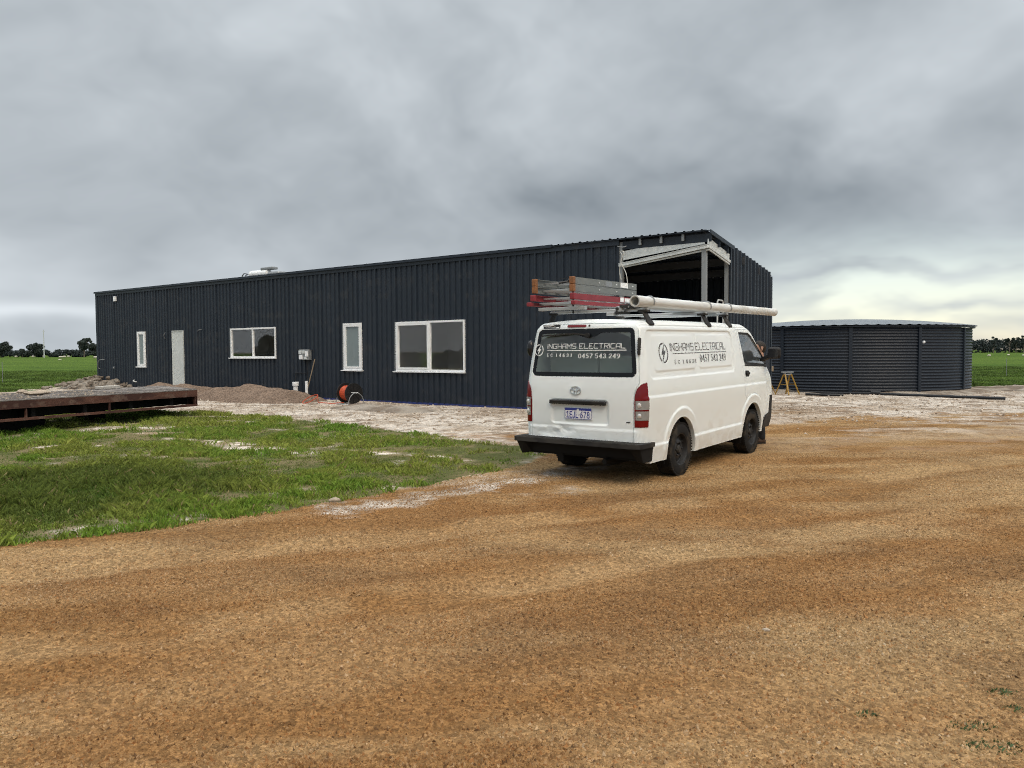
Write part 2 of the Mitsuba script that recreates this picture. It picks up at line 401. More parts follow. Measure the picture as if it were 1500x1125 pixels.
# ------------------------------------------------------------------ ground
LAWN = Polygon([(-60, -22), (-24, -3.4), (-12, 2.55), (-7.5, 4.7), (-4.18, 6.22), (-3.29, 6.70), (-2.35, 7.52), (-1.56, 8.33), (-0.6, 9.55), (-0.1, 10.1), (0.33, 10.9), (0.5, 11.8),
                (0.17, 12.7), (-0.59, 13.1), (-1.68, 14.4), (-2.64, 15.5), (-4.05, 16.8), (-5.38, 18.2), (-7, 19.2), (-8.9, 20.2), (-12, 21.6), (-16, 24), (-19, 27.5), (-25, 29), (-60, 34)])
YARD = Polygon([(-60, -22), (-60, -60), (80, -60), (80, 14), (40, 21), (28, 24.5), (19.6, 28.8), (18.3, 30.2), (19.2, 33.5), (17, 37), (12, 38.5), (3, 38), (-8, 43), (-17, 46), (-21.5, 38), (-21, 34.0), (-20.6, 31.4),
                (-25, 29), (-19, 27.5), (-16, 24), (-12, 21.6)] + [tuple(c) for c in list(LAWN.exterior.coords)[2:-5]][::-1] + [(-60, -22)]).buffer(0)


def grid_axis(lo, hi, step, far_lo, far_hi, grow=1.22):
    a = list(np.arange(lo, hi + 1e-6, step)); s = step
    while a[-1] < far_hi: s *= grow; a.append(a[-1] + s)
    s = step
    while a[0] > far_lo: s *= grow; a.insert(0, a[0] - s)
    return np.array(a)


gx = grid_axis(-13, 21, 0.075, -3500, 3500)
gy = grid_axis(2, 36, 0.075, -400, 5000)


def ground_z(x, y):
    P = np.stack([x, y, 0 * x], -1)
    near = 1 - ssn(40, 70, np.hypot(x, y - 15))
    z = 0.055 * (meshkit.fbm(P * [0.45, 0.7, 1], 4, 2) - 0.5) + 0.022 * (meshkit.fbm(P * 3.1, 3, 9) - 0.5)
    tr = -x * 0.36 + y * 0.93
    z += 0.014 * (meshkit.fbm(np.stack([(x * .93 + y * .36) * 0.35, tr * 3.0, 0 * x], -1), 3, 31) - 0.5)
    for (cx, cy), R in TRACKS:        # shallow ruts with a little spoil thrown up beside them
        rr_ = np.abs(np.hypot(x - cx, y - cy) - R)
        z += -0.016 * np.exp(-(rr_ / 0.14) ** 2) + 0.010 * np.exp(-((rr_ - 0.30) / 0.10) ** 2)
    z *= near
    # wheels stand on the level: flat under the van, the shed and the tank
    vx, vy = (x - VT[0]) * VS + (y - VT[1]) * VC, -(x - VT[0]) * VC + (y - VT[1]) * VS
    flatv = 1 - ssn(0.2, 0.9, np.maximum(np.maximum(-vx, vx - 4.2), np.maximum(-vy - 1.1, vy - 1.1)))
    return z * (1 - flatv)


VT, YAW = (0.7636, 9.1224), 0.6363
VS, VC = math.sin(YAW), math.cos(YAW)
BA = 0.6371
BC = np.array([4.474, 17.635])
Dv, Ev = np.array([-math.cos(BA), math.sin(BA)]), np.array([math.sin(BA), math.cos(BA)])


def gz(x, y):
    return float(ground_z(np.array([x]), np.array([y]))[0])


def zones():
    X, Y = np.meshgrid(gx, gy, indexing='ij')
    P = np.stack([X, Y, 0 * X], -1)
    wob = 0.55 * np.minimum(1, 0.25 + np.hypot(X, Y) / 60)
    jx = X + wob * (meshkit.fbm(P * 1.4, 4, 51) - 0.5); jy = Y + wob * (meshkit.fbm(P * 1.4, 4, 52) - 0.5)
    Z = ground_z(X, Y)
    V = np.stack([X, Y, Z], -1).reshape(-1, 3)
    inl = shapely.contains_xy(LAWN, jx, jy); iny = shapely.contains_xy(YARD, jx, jy)
    zone = np.where(inl, 1, np.where(iny, 0, 2)).reshape(-1)
    nx, ny = len(gx), len(gy)
    i, j = np.meshgrid(np.arange(nx - 1), np.arange(ny - 1), indexing='ij')
    a = (i * ny + j).ravel(); b = a + ny; c = b + 1; d = a + 1
    F = np.vstack([np.stack([a, b, c], 1), np.stack([a, c, d], 1)])
    fz = np.sort(zone[F], axis=1)[:, 1]
    out = []
    for k in range(3):
        f = F[fz == k]; u, inv = np.unique(f, return_inverse=True)
        out.append(trimesh.Trimesh(V[u], inv.reshape(-1, 3), process=False))
    return out


yard, lawn, field = zones()
whole('gravel_yard', yard, 'm_yard', smooth=True); labels['gravel_yard'] = {'label': 'orange gravel yard turning to pale sand beside the dark shed', 'category': 'ground', 'kind': 'structure'}
whole('lawn_soil', lawn, 'm_lawn', smooth=True); labels['lawn_soil'] = {'label': 'soil with bare pale patches under the lawn left of the van', 'category': 'ground', 'kind': 'structure'}
whole('paddock', field, 'm_field', smooth=True); labels['paddock'] = {'label': 'flat green paddock reaching to the distant trees', 'category': 'field', 'kind': 'structure'}


# loose gravel
def pebbles(n, x0, x1, y0, y1, smin, smax, seed, dens=None):
    r = np.random.default_rng(seed)
    x = r.uniform(x0, x1, n); y = y0 + (y1 - y0) * r.uniform(0, 1, n) ** 1.9
    keep = np.abs(x) < 0.70 * y + 0.4
    keep &= ~shapely.contains_xy(LAWN.buffer(0.05), x, y)
    vx, vy = (x - VT[0]) * VS + (y - VT[1]) * VC, -(x - VT[0]) * VC + (y - VT[1]) * VS
    keep &= ~((vx > 0.7) & (vx < 4.1) & (np.abs(vy) < 1.0) & (r.uniform(0, 1, n) < 0.8))
    u, v = x * 0.93 + y * 0.36, -x * 0.36 + y * 0.93
    dn = meshkit.fbm(np.stack([u * 0.7, v * 1.9, 0 * x], -1), 4, 77)
    keep &= r.uniform(0, 1, n) < 0.40 + 0.8 * ssn(0.38, 0.62, dn)
    for (cx, cy), R in TRACKS:
        keep &= (r.uniform(0, 1, n) < 0.45) | (np.abs(np.hypot(x - cx, y - cy) - R + 0.25 * (dn - .5)) > 0.22)
    x, y, dn = x[keep], y[keep], dn[keep]; m = len(x)
    s = smin * (smax / smin) ** (r.uniform(0, 1, m) ** 2.2) * np.where(r.uniform(0, 1, m) < 0.004, 1.8, 1.0)
    q = r.normal(size=(m, 3, 3)); q, _ = np.linalg.qr(q)
    sc = s[:, None] * r.uniform(0.55, 1.15, (m, 3))
    M = q * sc[:, None, :]
    # the upper half of a chip, bedded in the ground: turned freely about the upright, tipped a little
    an = r.uniform(0, 2 * PI, m); ti = r.normal(0, 0.25, (m, 2))
    M = np.zeros((m, 3, 3)); M[:, 0, 0], M[:, 0, 1], M[:, 1, 0], M[:, 1, 1] = np.cos(an), -np.sin(an), np.sin(an), np.cos(an)
    M[:, 2, 2] = 1; M[:, 0, 2], M[:, 1, 2] = ti[:, 0], ti[:, 1]; M[:, 2, 0], M[:, 2, 1] = -ti[:, 0], -ti[:, 1]
    M = M * (s[:, None] * np.stack([r.uniform(.7, 1.25, m), r.uniform(.5, 1.0, m), r.uniform(.5, 1.0, m)], 1))[:, None, :]
    bv = np.array([[1, .15, -.35], [-.1, 1, -.35], [-1, -.1, -.35], [.1, -1, -.35], [0.12, 0.05, 1.15]])
    bf = np.array([[0, 1, 4], [1, 2, 4], [2, 3, 4], [3, 0, 4]])
    z = ground_z(x, y) + s * 0.05
    v, f = scatter_mesh(bv, bf, M, np.stack([x, y, z], 1))
    base = np.array(gravel_macro(mi.Float(x.astype(np.float32)), mi.Float(y.astype(np.float32)))).reshape(3, -1).T
    pal = np.array([[1.0, 0.97, 0.88], [0.72, 0.66, 0.60], [1.22, 1.28, 1.35], [0.42, 0.40, 0.40], [1.5, 1.7, 2.0], [0.98, 0.80, 0.64]])
    w = r.choice(len(pal), m, p=[.42, .20, .19, .04, .03, .12])
    c = base * pal[w] * r.uniform(0.72, 1.12, (m, 1))
    return v, f, np.repeat(c, 5, 0)


pv, pf, pc = pebbles(950000, -7.5, 7.5, 2.3, 11.5, 0.0042, 0.0130, 5)
whole('loose_gravel', (pv, pf), 'm_pebble', color=pc); labels['loose_gravel'] = {'label': 'loose orange brown gravel lying over the yard in the foreground', 'category': 'gravel', 'kind': 'stuff'}

# sand clods and chips on the pale apron
r_ = np.random.default_rng(61)
n_ = 26000
cx_, cy_ = r_.uniform(-12, 19, n_), r_.uniform(11, 33, n_)
k_ = shapely.contains_xy(YARD, cx_, cy_) & (cy_ > 17.2 + 0.1 * (cx_ - 8) + r_.normal(0, 1.6, n_)) & ~((cx_ > 0.5) & (cy_ < 13))
uu_, oo_ = (cx_ - BC[0]) * Dv[0] + (cy_ - BC[1]) * Dv[1], (cx_ - BC[0]) * Ev[0] + (cy_ - BC[1]) * Ev[1]
k_ &= ~((uu_ > -0.1) & (oo_ > -0.1))
cx_, cy_ = cx_[k_], cy_[k_]; m_ = len(cx_)
s_ = 0.012 * 5.0 ** (r_.uniform(0, 1, m_) ** 3)
q_, _ = np.linalg.qr(r_.normal(size=(m_, 3, 3)))
bv_ = np.array([[1, 0, 0], [-1, 0, 0], [0, 1, 0], [0, -1, 0], [0, 0, 1], [0, 0, -1.0]])
bf_ = np.array([[0, 2, 4], [2, 1, 4], [1, 3, 4], [3, 0, 4], [2, 0, 5], [1, 2, 5], [3, 1, 5], [0, 3, 5]])
sv, sf = scatter_mesh(bv_, bf_, q_ * (s_[:, None] * r_.uniform(0.6, 1.1, (m_, 3)))[:, None, :], np.stack([cx_, cy_, ground_z(cx_, cy_)], 1))
spal = np.array([[0.45, 0.39, 0.33], [0.33, 0.27, 0.21], [0.22, 0.165, 0.12], [0.50, 0.45, 0.38]])
whole('sand_clods', (sv, sf), 'm_pebble', color=np.repeat(spal[r_.choice(4, m_, p=[.35, .25, .2, .2])] * r_.uniform(.8, 1.2, (m_, 1)), 6, 0))
labels['sand_clods'] = {'label': 'small pale clods and stone chips on the sandy strip by the shed', 'category': 'stones', 'kind': 'stuff'}


# grass
def np_patch(x, y):
    P = np.stack([x * 2.6 + 11, y * 3.4, 0 * x], -1)
    w = meshkit.fbm(P, 4, 0) - 0.5
    m = np.zeros_like(x)
    for px, py, a, b in PATCHES:
        rot = px > -6.2
        u = (x - px) * 0.86 - (y - py) * 0.5 if rot else x - px
        v = (x - px) * 0.5 + (y - py) * 0.86 if rot else y - py
        m = np.maximum(m, ssn(1.65, 0.45, np.hypot(u / a, v / b) + 1.4 * w))
    return m


def blades(x, y, h, wid, col, seed, z=None):
    r = np.random.default_rng(seed); n = len(x)
    a = r.uniform(0, 2 * PI, n); lean = r.uniform(0.15, 0.8, n); b = r.uniform(0, 2 * PI, n)
    z = ground_z(x, y) - 0.01 if z is None else z
    sx, sy = np.cos(a) * wid / 2, np.sin(a) * wid / 2
    lx, ly = np.cos(b) * lean * h, np.sin(b) * lean * h
    v = np.empty((n, 4, 3))
    v[:, 0] = np.stack([x - sx, y - sy, z], 1); v[:, 1] = np.stack([x + sx, y + sy, z], 1)
    v[:, 2] = np.stack([x + sx * .7 + lx * .35, y + sy * .7 + ly * .35, z + h * 0.6], 1)
    v[:, 3] = np.stack([x + lx, y + ly, z + h * (1 - 0.25 * lean)], 1)
    f = np.array([[0, 1, 2], [0, 2, 3]])[None] + (np.arange(n) * 4)[:, None, None]
    return v.reshape(-1, 3), f.reshape(-1, 3), np.repeat(col, 4, 0)


def lawn_grass():
    r = np.random.default_rng(17)
    n = 620000
    y = 5.2 + 18.5 * r.uniform(0, 1, n) ** 1.25
    x = -0.72 * y - 0.5 + (0.72 * y + 1.4) * r.uniform(0, 1, n)
    P = np.stack([x, y, 0 * x], -1)
    clump = meshkit.fbm(P * 1.7, 4, 91); fine = meshkit.fbm(P * 6.5, 3, 92); big = meshkit.fbm(P * 0.55 + 3, 3, 93)
    jx = x + 0.16 * (meshkit.fbm(P * 3.0, 3, 51) - 0.5); jy = y + 0.16 * (meshkit.fbm(P * 3.0, 3, 52) - 0.5)
    pa = np_patch(x, y)
    edge = shapely.contains_xy(LAWN.buffer(-0.30), x, y)
    far_thin = ssn(0.45, 0.62, clump)
    p = np.where(edge, 1.0, 0.55) * (0.35 + 0.65 * ssn(0.34, 0.5, fine)) * (1 - 0.94 * pa)
    # thinner towards the van and along the sandy strip
    thin = ssn(-3.2, 0.3, x) * ssn(9.5, 11.5, y)
    p *= 1 - 0.85 * thin * (1 - far_thin)
    p *= 1 - 0.75 * ssn(0.60, 0.72, meshkit.fbm(P * 1.3 + [40, 0, 0], 4, 0))
    k = shapely.contains_xy(LAWN.buffer(0.10), jx, jy) & (r.uniform(0, 1, n) < p)
    x, y, clump, fine, big, thin = x[k], y[k], clump[k], fine[k], big[k], thin[k]; m = len(x)
    tall_dark = np.clip(np.exp(-(((x + 5.3) / 2.4) ** 2 + ((y - 8.6) / 1.9) ** 2)) * 1.15 - 0.30 + 1.8 * (big - 0.5), 0, 1)    # taller, wider and darker blades low on the left
    h = (0.024 + 0.085 * ssn(0.42, 0.68, 0.7 * clump + 0.3 * fine) + 0.055 * tall_dark) * r.uniform(0.5, 1.35, m) * (1 - 0.35 * thin)
    w = r.uniform(0.006, 0.013, m) * (1 + 0.7 * ssn(10, 20, y)) * (1 + 0.5 * tall_dark)
    base = np.array([0.122, 0.226, 0.028])[None] * np.ones((m, 1))
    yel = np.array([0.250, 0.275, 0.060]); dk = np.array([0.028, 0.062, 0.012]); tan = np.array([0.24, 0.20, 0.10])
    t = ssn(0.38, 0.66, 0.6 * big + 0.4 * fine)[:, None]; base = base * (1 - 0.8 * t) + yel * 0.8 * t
    t = np.clip(tall_dark + 0.75 * ssn(0.52, 0.34, clump), 0, 1)[:, None]; base = base * (1 - 0.66 * t) + dk * 0.66 * t
    dry = (r.uniform(0, 1, m) < 0.03 + 0.16 * thin)[:, None]
    c = np.where(dry, tan, base) * r.uniform(0.6, 1.4, (m, 1))
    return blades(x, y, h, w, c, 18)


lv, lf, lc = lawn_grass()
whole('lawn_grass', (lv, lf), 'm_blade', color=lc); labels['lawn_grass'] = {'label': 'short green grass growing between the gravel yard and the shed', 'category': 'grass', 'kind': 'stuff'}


def field_grass():
    r = np.random.default_rng(29); n = 170000
    side = r.uniform(0, 1, n) < 0.5
    y = 26 + 44 * r.uniform(0, 1, n) ** 1.7
    x = np.where(side, 0.54 * y + 0.20 * y * r.uniform(0, 1, n), -0.72 * y + 0.2 * y * r.uniform(0, 1, n))
    P = np.stack([x, y, 0 * x], -1)
    jx = x + 0.5 * (meshkit.fbm(P * 0.9, 3, 51) - 0.5); jy = y + 0.5 * (meshkit.fbm(P * 0.9, 3, 52) - 0.5)
    k = ~shapely.contains_xy(YARD, jx, jy) & ~shapely.contains_xy(LAWN, jx, jy)
    x, y, P = x[k], y[k], P[k]; m = len(x)
    cl = meshkit.fbm(P * 0.8, 4, 8)
    h = (0.04 + 0.07 * ssn(0.4, 0.7, cl)) * r.uniform(0.6, 1.3, m)
    c = np.array([0.080, 0.135, 0.022])[None] * r.uniform(0.6, 1.4, (m, 1)) * (1.25 - 0.55 * ssn(0.4, 0.7, cl))[:, None]
    return blades(x, y, h, r.uniform(0.02, 0.04, m), c, 30)


fv, ff, fc = field_grass()
whole('paddock_grass', (fv, ff), 'm_blade', color=fc); labels['paddock_grass'] = {'label': 'longer green grass at the near edges of the paddock', 'category': 'grass', 'kind': 'stuff'}


# mounds
def mound(key, label, cxy, axis, length, width, height, seed, mat, rough=0.10):
    nx_, ny_ = int(length / 0.07), int(width / 0.07)
    u, v = np.meshgrid(np.linspace(-1, 1, nx_), np.linspace(-1, 1, ny_), indexing='ij')
    a = np.array(axis) / np.linalg.norm(axis); b = np.array([-a[1], a[0]])
    x = cxy[0] + a[0] * u * length / 2 + b[0] * v * width / 2; y = cxy[1] + a[1] * u * length / 2 + b[1] * v * width / 2
    P = np.stack([x, y, 0 * x], -1)
    env = np.clip(1 - np.abs(u) ** 3, 0, 1) * np.clip(1 - v ** 2, 0, 1) ** 1.2
    hump = 0.45 + 1.1 * meshkit.fbm(P * [0.75, 0.75, 1], 3, seed)
    z = height * env * hump + rough * (meshkit.fbm(P * 2.8, 4, seed + 4) - 0.5) * np.minimum(1, env * 4) - 0.06 * (1 - np.minimum(1, env * 6))
    V = np.stack([x, y, z], -1).reshape(-1, 3)
    i, j = np.meshgrid(np.arange(nx_ - 1), np.arange(ny_ - 1), indexing='ij')
    q = (i * ny_ + j).ravel()
    F = np.vstack([np.stack([q, q + ny_, q + ny_ + 1], 1), np.stack([q, q + ny_ + 1, q + 1], 1)])
    whole(key, trimesh.Trimesh(V, F, process=False), mat, smooth=True)
    labels[key] = {'label': label, 'category': 'mound', 'kind': 'structure'}


def bw(s, o, z=0.0):
    p = BC + Dv * s + Ev * o
    return np.array([p[0], p[1], z])


mound('spoil_bank', 'low bank of brown dug soil at the shed wall right of the steel deck', bw(19.9, -1.45)[:2], Dv, 5.4, 2.5, 0.36, 3, 'm_dirt', 0.16)
mound('spoil_bank_001', 'higher bank of brown dug soil below the second window and the meter box', bw(15.0, -1.5)[:2], Dv, 5.4, 2.4, 0.42, 14, 'm_dirt', 0.16)
mound('soil_heap', 'small heap of sandy soil in front of the shed beside the cable drum', bw(8.2, -2.3)[:2], Dv, 3.4, 1.5, 0.13, 8, 'm_rubble')
mound('rubble_bank', 'pale heap of dug earth and rubble beyond the left end of the shed', (-17.6, 35.3), (1, -0.35), 5.2, 4.0, 0.70, 12, 'm_rubble', 0.3)
rr = np.random.default_rng(3)
rocks = []
for i in range(260):
    m = blob(1, i, 0.35, rr.uniform(0.04, 0.14) * np.array([1, rr.uniform(.6, 1), rr.uniform(.4, .8)]))
    u = rr.uniform(-3.9, 3.9); v = rr.uniform(-2.2, 1.4)
    p = np.array([-17.8, 35.2]) + u * 0.66 * np.array([0.944, -0.33]) + v * np.array([0.33, 0.944])
    m.apply_translation([p[0], p[1], max(0.0, 0.56 * (1 - abs(u / 4) ** 3) * (1 - (v / 2.2) ** 2)) + 0.03]); rocks.append(m)
whole('rubble', cat(rocks), 'm_rubble'); labels['rubble'] = {'label': 'broken stones lying over the pale heap left of the shed', 'category': 'stones', 'kind': 'stuff'}

# a few stones that can be told apart on the yard
for (x, y, s, lab) in [(1.40, 4.20, .017, 'pale stone alone in the near gravel right of centre'), (-1.85, 7.95, .05, 'pale stone where the lawn corner meets the pale sand trail')]:
    k = thing('stone', lab, 'stone')
    m = blob(2, int(x * 10 + 50), 0.3, (s * 1.3, s, s * 0.6)); m.apply_translation([x, y, gz(x, y) + s * .25]); whole(k, m, 'm_stone', smooth=40)


# weeds
def weed(x, y, s, seed, lab):
    k = thing('weed', lab, 'weed')
    r = np.random.default_rng(seed); n = int(130 * s / 0.1)
    rad = s * np.sqrt(r.uniform(0, 1, n)); a = r.uniform(0, 2 * PI, n)
    px, py = x + rad * np.cos(a) * 1.4, y + rad * np.sin(a) * 0.7
    h = r.uniform(0.008, 0.030, n) * (1.2 - 0.6 * rad / s)
    c = np.array([0.075, 0.115, 0.050])[None] * r.uniform(0.6, 1.5, (n, 1))
    v, f, cc = blades(px, py, h, r.uniform(0.004, 0.010, n), c, seed, ground_z(px, py) - 0.003)
    whole(k, (v, f), 'm_blade', color=cc)


for i, (x, y, s, lab) in enumerate([(1.86, 2.93, .090, 'lowest green weed tuft of the column at the right edge'), (1.88, 3.09, .075, 'green weed tuft just above the lowest one on the right'), (2.20, 3.40, .048, 'small weed on the gravel at the right edge'),
                                    (2.17, 3.24, .052, 'weed tuft near the right edge below the smallest weed'), (1.50, 3.20, .040, 'faint grey green weed left of the other weeds')]):
    weed(x, y, s, 200 + i, lab)

# ------------------------------------------------------------------ the shed (local frame: X to the right along the front, Y into the shed, Z up; origin at the front right corner)
XB = np.eye(4); XB[:2, 0] = -Dv; XB[:2, 1] = Ev; XB[:2, 3] = BC
LEN, EAVE, DEPTH, SLOPE = 28.82, 4.27, 4.42, math.tan(math.radians(8.6))
SHEET, PITCHR = 0.865, 0.865 / 4
shed = thing('shed', 'long dark grey ribbed shed with white windows and an open bay at its right', 'shed')


def rib_profile(w, first=True):
    """(along, out) points of one ribbed sheet w wide; the first rib is the lap over its neighbour"""
    pts = [(0.0, 0.0)]
    n = int(round(w / PITCHR))
    for i in range(n):
        c = (i + 0.5) * w / n; lap = i == 0
        hgt, bw_, tw = (0.047, 0.036, 0.022) if lap else (0.036, 0.030, 0.015)
        pts += [(c - bw_, 0), (c - tw, hgt), (c + tw, hgt), (c + bw_, 0)]
        if i < n - 1:
            m = c + PITCHR / 2; pts += [(m - 0.030, 0), (m - 0.022, 0.004), (m + 0.022, 0.004), (m + 0.030, 0)]
    pts.append((w, 0.0))
    return pts


def sheet_mesh(a0, w, zfun_top, z0, holes, place):
    """ribbed upright sheet from a0 to a0+w, cut round the holes [(a, b, z0, z1)]; place(a, out, z) -> point"""
    pr = rib_profile(w)
    cuts = sorted({h[0] for h in holes} | {h[1] for h in holes})
    pts = []
    for (p, q) in zip(pr[:-1], pr[1:]):
        seg = [p] + [(c - a0, p[1] + (q[1] - p[1]) * (c - a0 - p[0]) / (q[0] - p[0])) for c in cuts if p[0] + a0 + 1e-5 < c < q[0] + a0 - 1e-5]
        pts += seg
    pts.append(pr[-1])
    V, F = [], []
    for p, q in zip(pts[:-1], pts[1:]):
        mid = a0 + (p[0] + q[0]) / 2
        spans = [(z0, None)]
        for h in holes:
            if h[0] < mid < h[1]:
                new = []
                for lo, hi in spans:
                    hi_ = 99 if hi is None else hi
                    if lo < h[2]: new.append((lo, min(h[2], hi_)))
                    if h[3] < hi_: new.append((max(lo, h[3]), hi))
                spans = new
        for lo, hi in spans:
            k = len(V)
            for a, zz in ((p, lo), (q, lo), (q, hi), (p, hi)):
                V.append(place(a0 + a[0], a[1], zfun_top(a0 + a[0]) if zz is None else zz))
            F += [[k, k + 1, k + 2], [k, k + 2, k + 3]]
    return trimesh.Trimesh(np.array(V), np.array(F), process=False)


# openings of the front: (x0, x1, z0, z1)
WINS = [(-25.26, -24.63, 1.0, 2.47), (-18.52, -15.84, 1.38, 2.46), (-12.30, -11.45, 0.99, 2.49), (-9.94, -7.2, 0.98, 2.47)]
DOOR = (-22.56, -21.74, 0.14, 2.46)
holes = [(a, b, c, d) for a, b, c, d in WINS] + [DOOR]
x = -2.28 - SHEET
while x > -LEN - 0.01:
    w = SHEET
    sm = sheet_mesh(x, w, lambda a: EAVE - 0.03, 0.05, [h for h in holes if h[1] > x and h[0] < x + w], lambda a, o, z: (a, -o, z))
    jn = sm.copy(); jn.merge_vertices()
    for comp in trimesh.graph.connected_components(jn.face_adjacency, nodes=np.arange(len(jn.faces)), min_len=1):
        part(shed, 'wall_sheet', sm.submesh([comp], append=True, repair=False), 'm_cladding', XB)
    x -= SHEET
xl = x + SHEET
if xl + LEN > 0.15:
    w = xl + LEN
    part(shed, 'wall_sheet', sheet_mesh(-LEN, w, lambda a: EAVE - 0.03, 0.05, [], lambda a, o, z: (a, -o, z)), 'm_cladding', XB)
ztop = lambda y: EAVE - 0.03 - SLOPE * y
# right end wall, clad from 1.42 m inward
y = 1.42; wE = (DEPTH - 1.42) / 4
for i in range(4):
    part(shed, 'end_sheet', sheet_mesh(y + i * wE, wE, lambda a: ztop(a) + 0.10, 0.05, [], lambda a, o, z: (o, a, z)), 'm_cladding', XB)
part(shed, 'corner_flashing', cat([box(-0.012, 0.036, DEPTH - 0.03, DEPTH + 0.05, 0.04, ztop(DEPTH)), box(-LEN - 0.03, -LEN + 0.05, -0.045, -0.002, 0.04, EAVE - 0.03), box(-0.004, 0.034, 1.36, 1.418, 0.04, ztop(1.4))]), 'm_cladding', XB)
# the other end, the back, the inner partition and the floor
part(shed, 'end_wall', trimesh.creation.extrude_polygon(Polygon([(0, 0), (DEPTH, 0), (DEPTH, ztop(DEPTH)), (0, ztop(0))]), 0.02).apply_transform(np.array([[0, 0, 1.0, -LEN], [1, 0, 0, 0], [0, 1, 0, 0.05], [0, 0, 0, 1]])), 'm_cladding', XB)
for i in range(6):
    part(shed, 'back_sheet', sheet_mesh(-0.02 - (i + 1) * SHEET, SHEET, lambda a: ztop(DEPTH) + 0.055, 0.05, [], lambda a, o, z: (a, DEPTH + 0.01 - o, z)), 'm_cladding', XB)
part(shed, 'back_wall', box(-LEN, -0.02 - 6 * SHEET, DEPTH, DEPTH + 0.02, 0.05, ztop(DEPTH)), 'm_cladding', XB)
part(shed, 'partition', box(-5.3, -5.24, 0.03, DEPTH - 0.02, 0.06, ztop(DEPTH) - 0.05), 'm_inside', XB)
part(shed, 'partition', box(-LEN + 0.1, -5.3, 3.0, 3.06, 0.06, 3.6), 'm_plasterboard', XB)
part(shed, 'ceiling', box(-LEN + 0.1, -5.3, 0.05, 3.0, 2.75, 2.78), 'm_plasterboard', XB)
for xx in (-10.6, -14.8, -20.5, -24.0): part(shed, 'room_wall', box(xx, xx + 0.1, 0.06, 2.99, 0.06, 2.74), 'm_plasterboard', XB)
part(shed, 'slab', box(-LEN, 0, 0.03, DEPTH, -0.2, 0.055), 'm_concrete', XB)
part(shed, 'base_strip', box(-LEN + 0.02, -2.3, -0.012, 0.02, -0.1, 0.052), 'm_blue_strip', XB, label='thin blue strip along the foot of the wall')
# roof: sheets with ribs down the slope, their ends showing over the eave
nrm = math.hypot(1, SLOPE)
def roof_place(a, o, t): return (a, t, EAVE + 0.012 - SLOPE * t + o * 0.55)
xr_ = 0.0
while xr_ > -LEN:
    w = min(SHEET, xr_ + LEN + 0.05)
    part(shed, 'roof_sheet', sheet_mesh(xr_ - w, w, lambda a: DEPTH + 0.10, -0.09, [], roof_place), 'm_cladding', XB)
    xr_ -= SHEET
    if xr_ + LEN < 0.2: break
part(shed, 'eave_flashing', cat([box(-LEN - 0.02, -2.26, -0.052, -0.038, EAVE - 0.13, EAVE - 0.005), box(-LEN - 0.02, 0.08, -0.10, -0.05, EAVE - 0.004, EAVE + 0.010)]), 'm_cladding', XB)
part(shed, 'eave_trim', box(-LEN - 0.03, -4.2, -0.112, -0.100, EAVE - 0.03, EAVE + 0.045), 'm_cladding', XB)
part(shed, 'barge', bar((0.095, -0.09, EAVE - 0.02), (0.095, 1.40, EAVE - 0.02 - SLOPE * 1.49), 0.02, 0.09), 'm_cladding', XB)
# frame of the open bay
part(shed, 'post', box(-0.16, -0.06, 0.03, 0.13, 0.05, 3.92), 'm_galv_grey', XB)
part(shed, 'post', box(-2.30, -2.20, 0.02, 0.12, 0.05, EAVE - 0.05), 'm_galv_grey', XB)
part(shed, 'post', box(-0.12, -0.03, 1.33, 1.41, 0.05, 4.0), 'm_galv_grey', XB)
part(shed, 'bay_beam', bar((-2.2, 0.05, 3.885), (-0.10, 0.05, 4.10), 0.03, 0.215), 'm_galv', XB, label='broad pale steel beam over the open bay')
part(shed, 'bay_purlin', cat([bar((-2.28, 0.0, 3.655), (0.0, 0.0, 3.93), 0.05, 0.075), bar((-2.28, 0.055, 3.60), (0.0, 0.055, 3.86), 0.03, 0.035), bar((-2.28, -0.022, 3.692), (0.0, -0.022, 3.968), 0.035, 0.012)]), 'm_galv', XB)
part(shed, 'end_beam', bar((0.0, 0.02, 4.05), (0.0, 1.30, 3.80), 0.03, 0.15), 'm_galv', XB)
part(shed, 'end_purlin', cat([bar((0.01, 0.0, 3.93), (0.01, 1.34, 3.70), 0.045, 0.06), bar((0.0, 0.05, 3.865), (0.0, 1.34, 3.64), 0.03, 0.03)]), 'm_galv', XB)
for i, yy in enumerate((0.03, 0.55, 1.1, 2.2, 3.3)):
    z = EAVE - 0.10 - SLOPE * yy
    part(shed, 'roof_purlin', cat([box(-5.2, 0.07, yy, yy + 0.02, z - 0.13, z + 0.06), box(-5.2, 0.07, yy + .02, yy + 0.07, z + 0.045, z + 0.06)]), 'm_cladding' if i < 3 else 'm_inside', XB)
for xx in (-0.6, -1.15, -1.7):
    part(shed, 'bracket', box(xx - 0.03, xx + 0.03, -0.03, 0.01, 4.10, 4.25), 'm_galv_grey', XB)
part(shed, 'girt', bar((-5.2, DEPTH - 0.05, 2.55), (-0.05, DEPTH - 0.05, 2.55), 0.05, 0.03), 'm_galv_grey', XB)
part(shed, 'girt', bar((-5.2, DEPTH - 0.05, 1.3), (-0.05, DEPTH - 0.05, 1.3), 0.05, 0.03), 'm_galv_grey', XB)
part(shed, 'pipe_frame', tube([(-0.12, 0.9, 1.0), (-0.12, 0.9, 2.72), (-0.12, 0.94, 2.76), (-0.12, 1.22, 2.76), (-0.12, 1.26, 2.72), (-0.12, 1.26, 1.0)], 0.018), 'm_galv', XB)


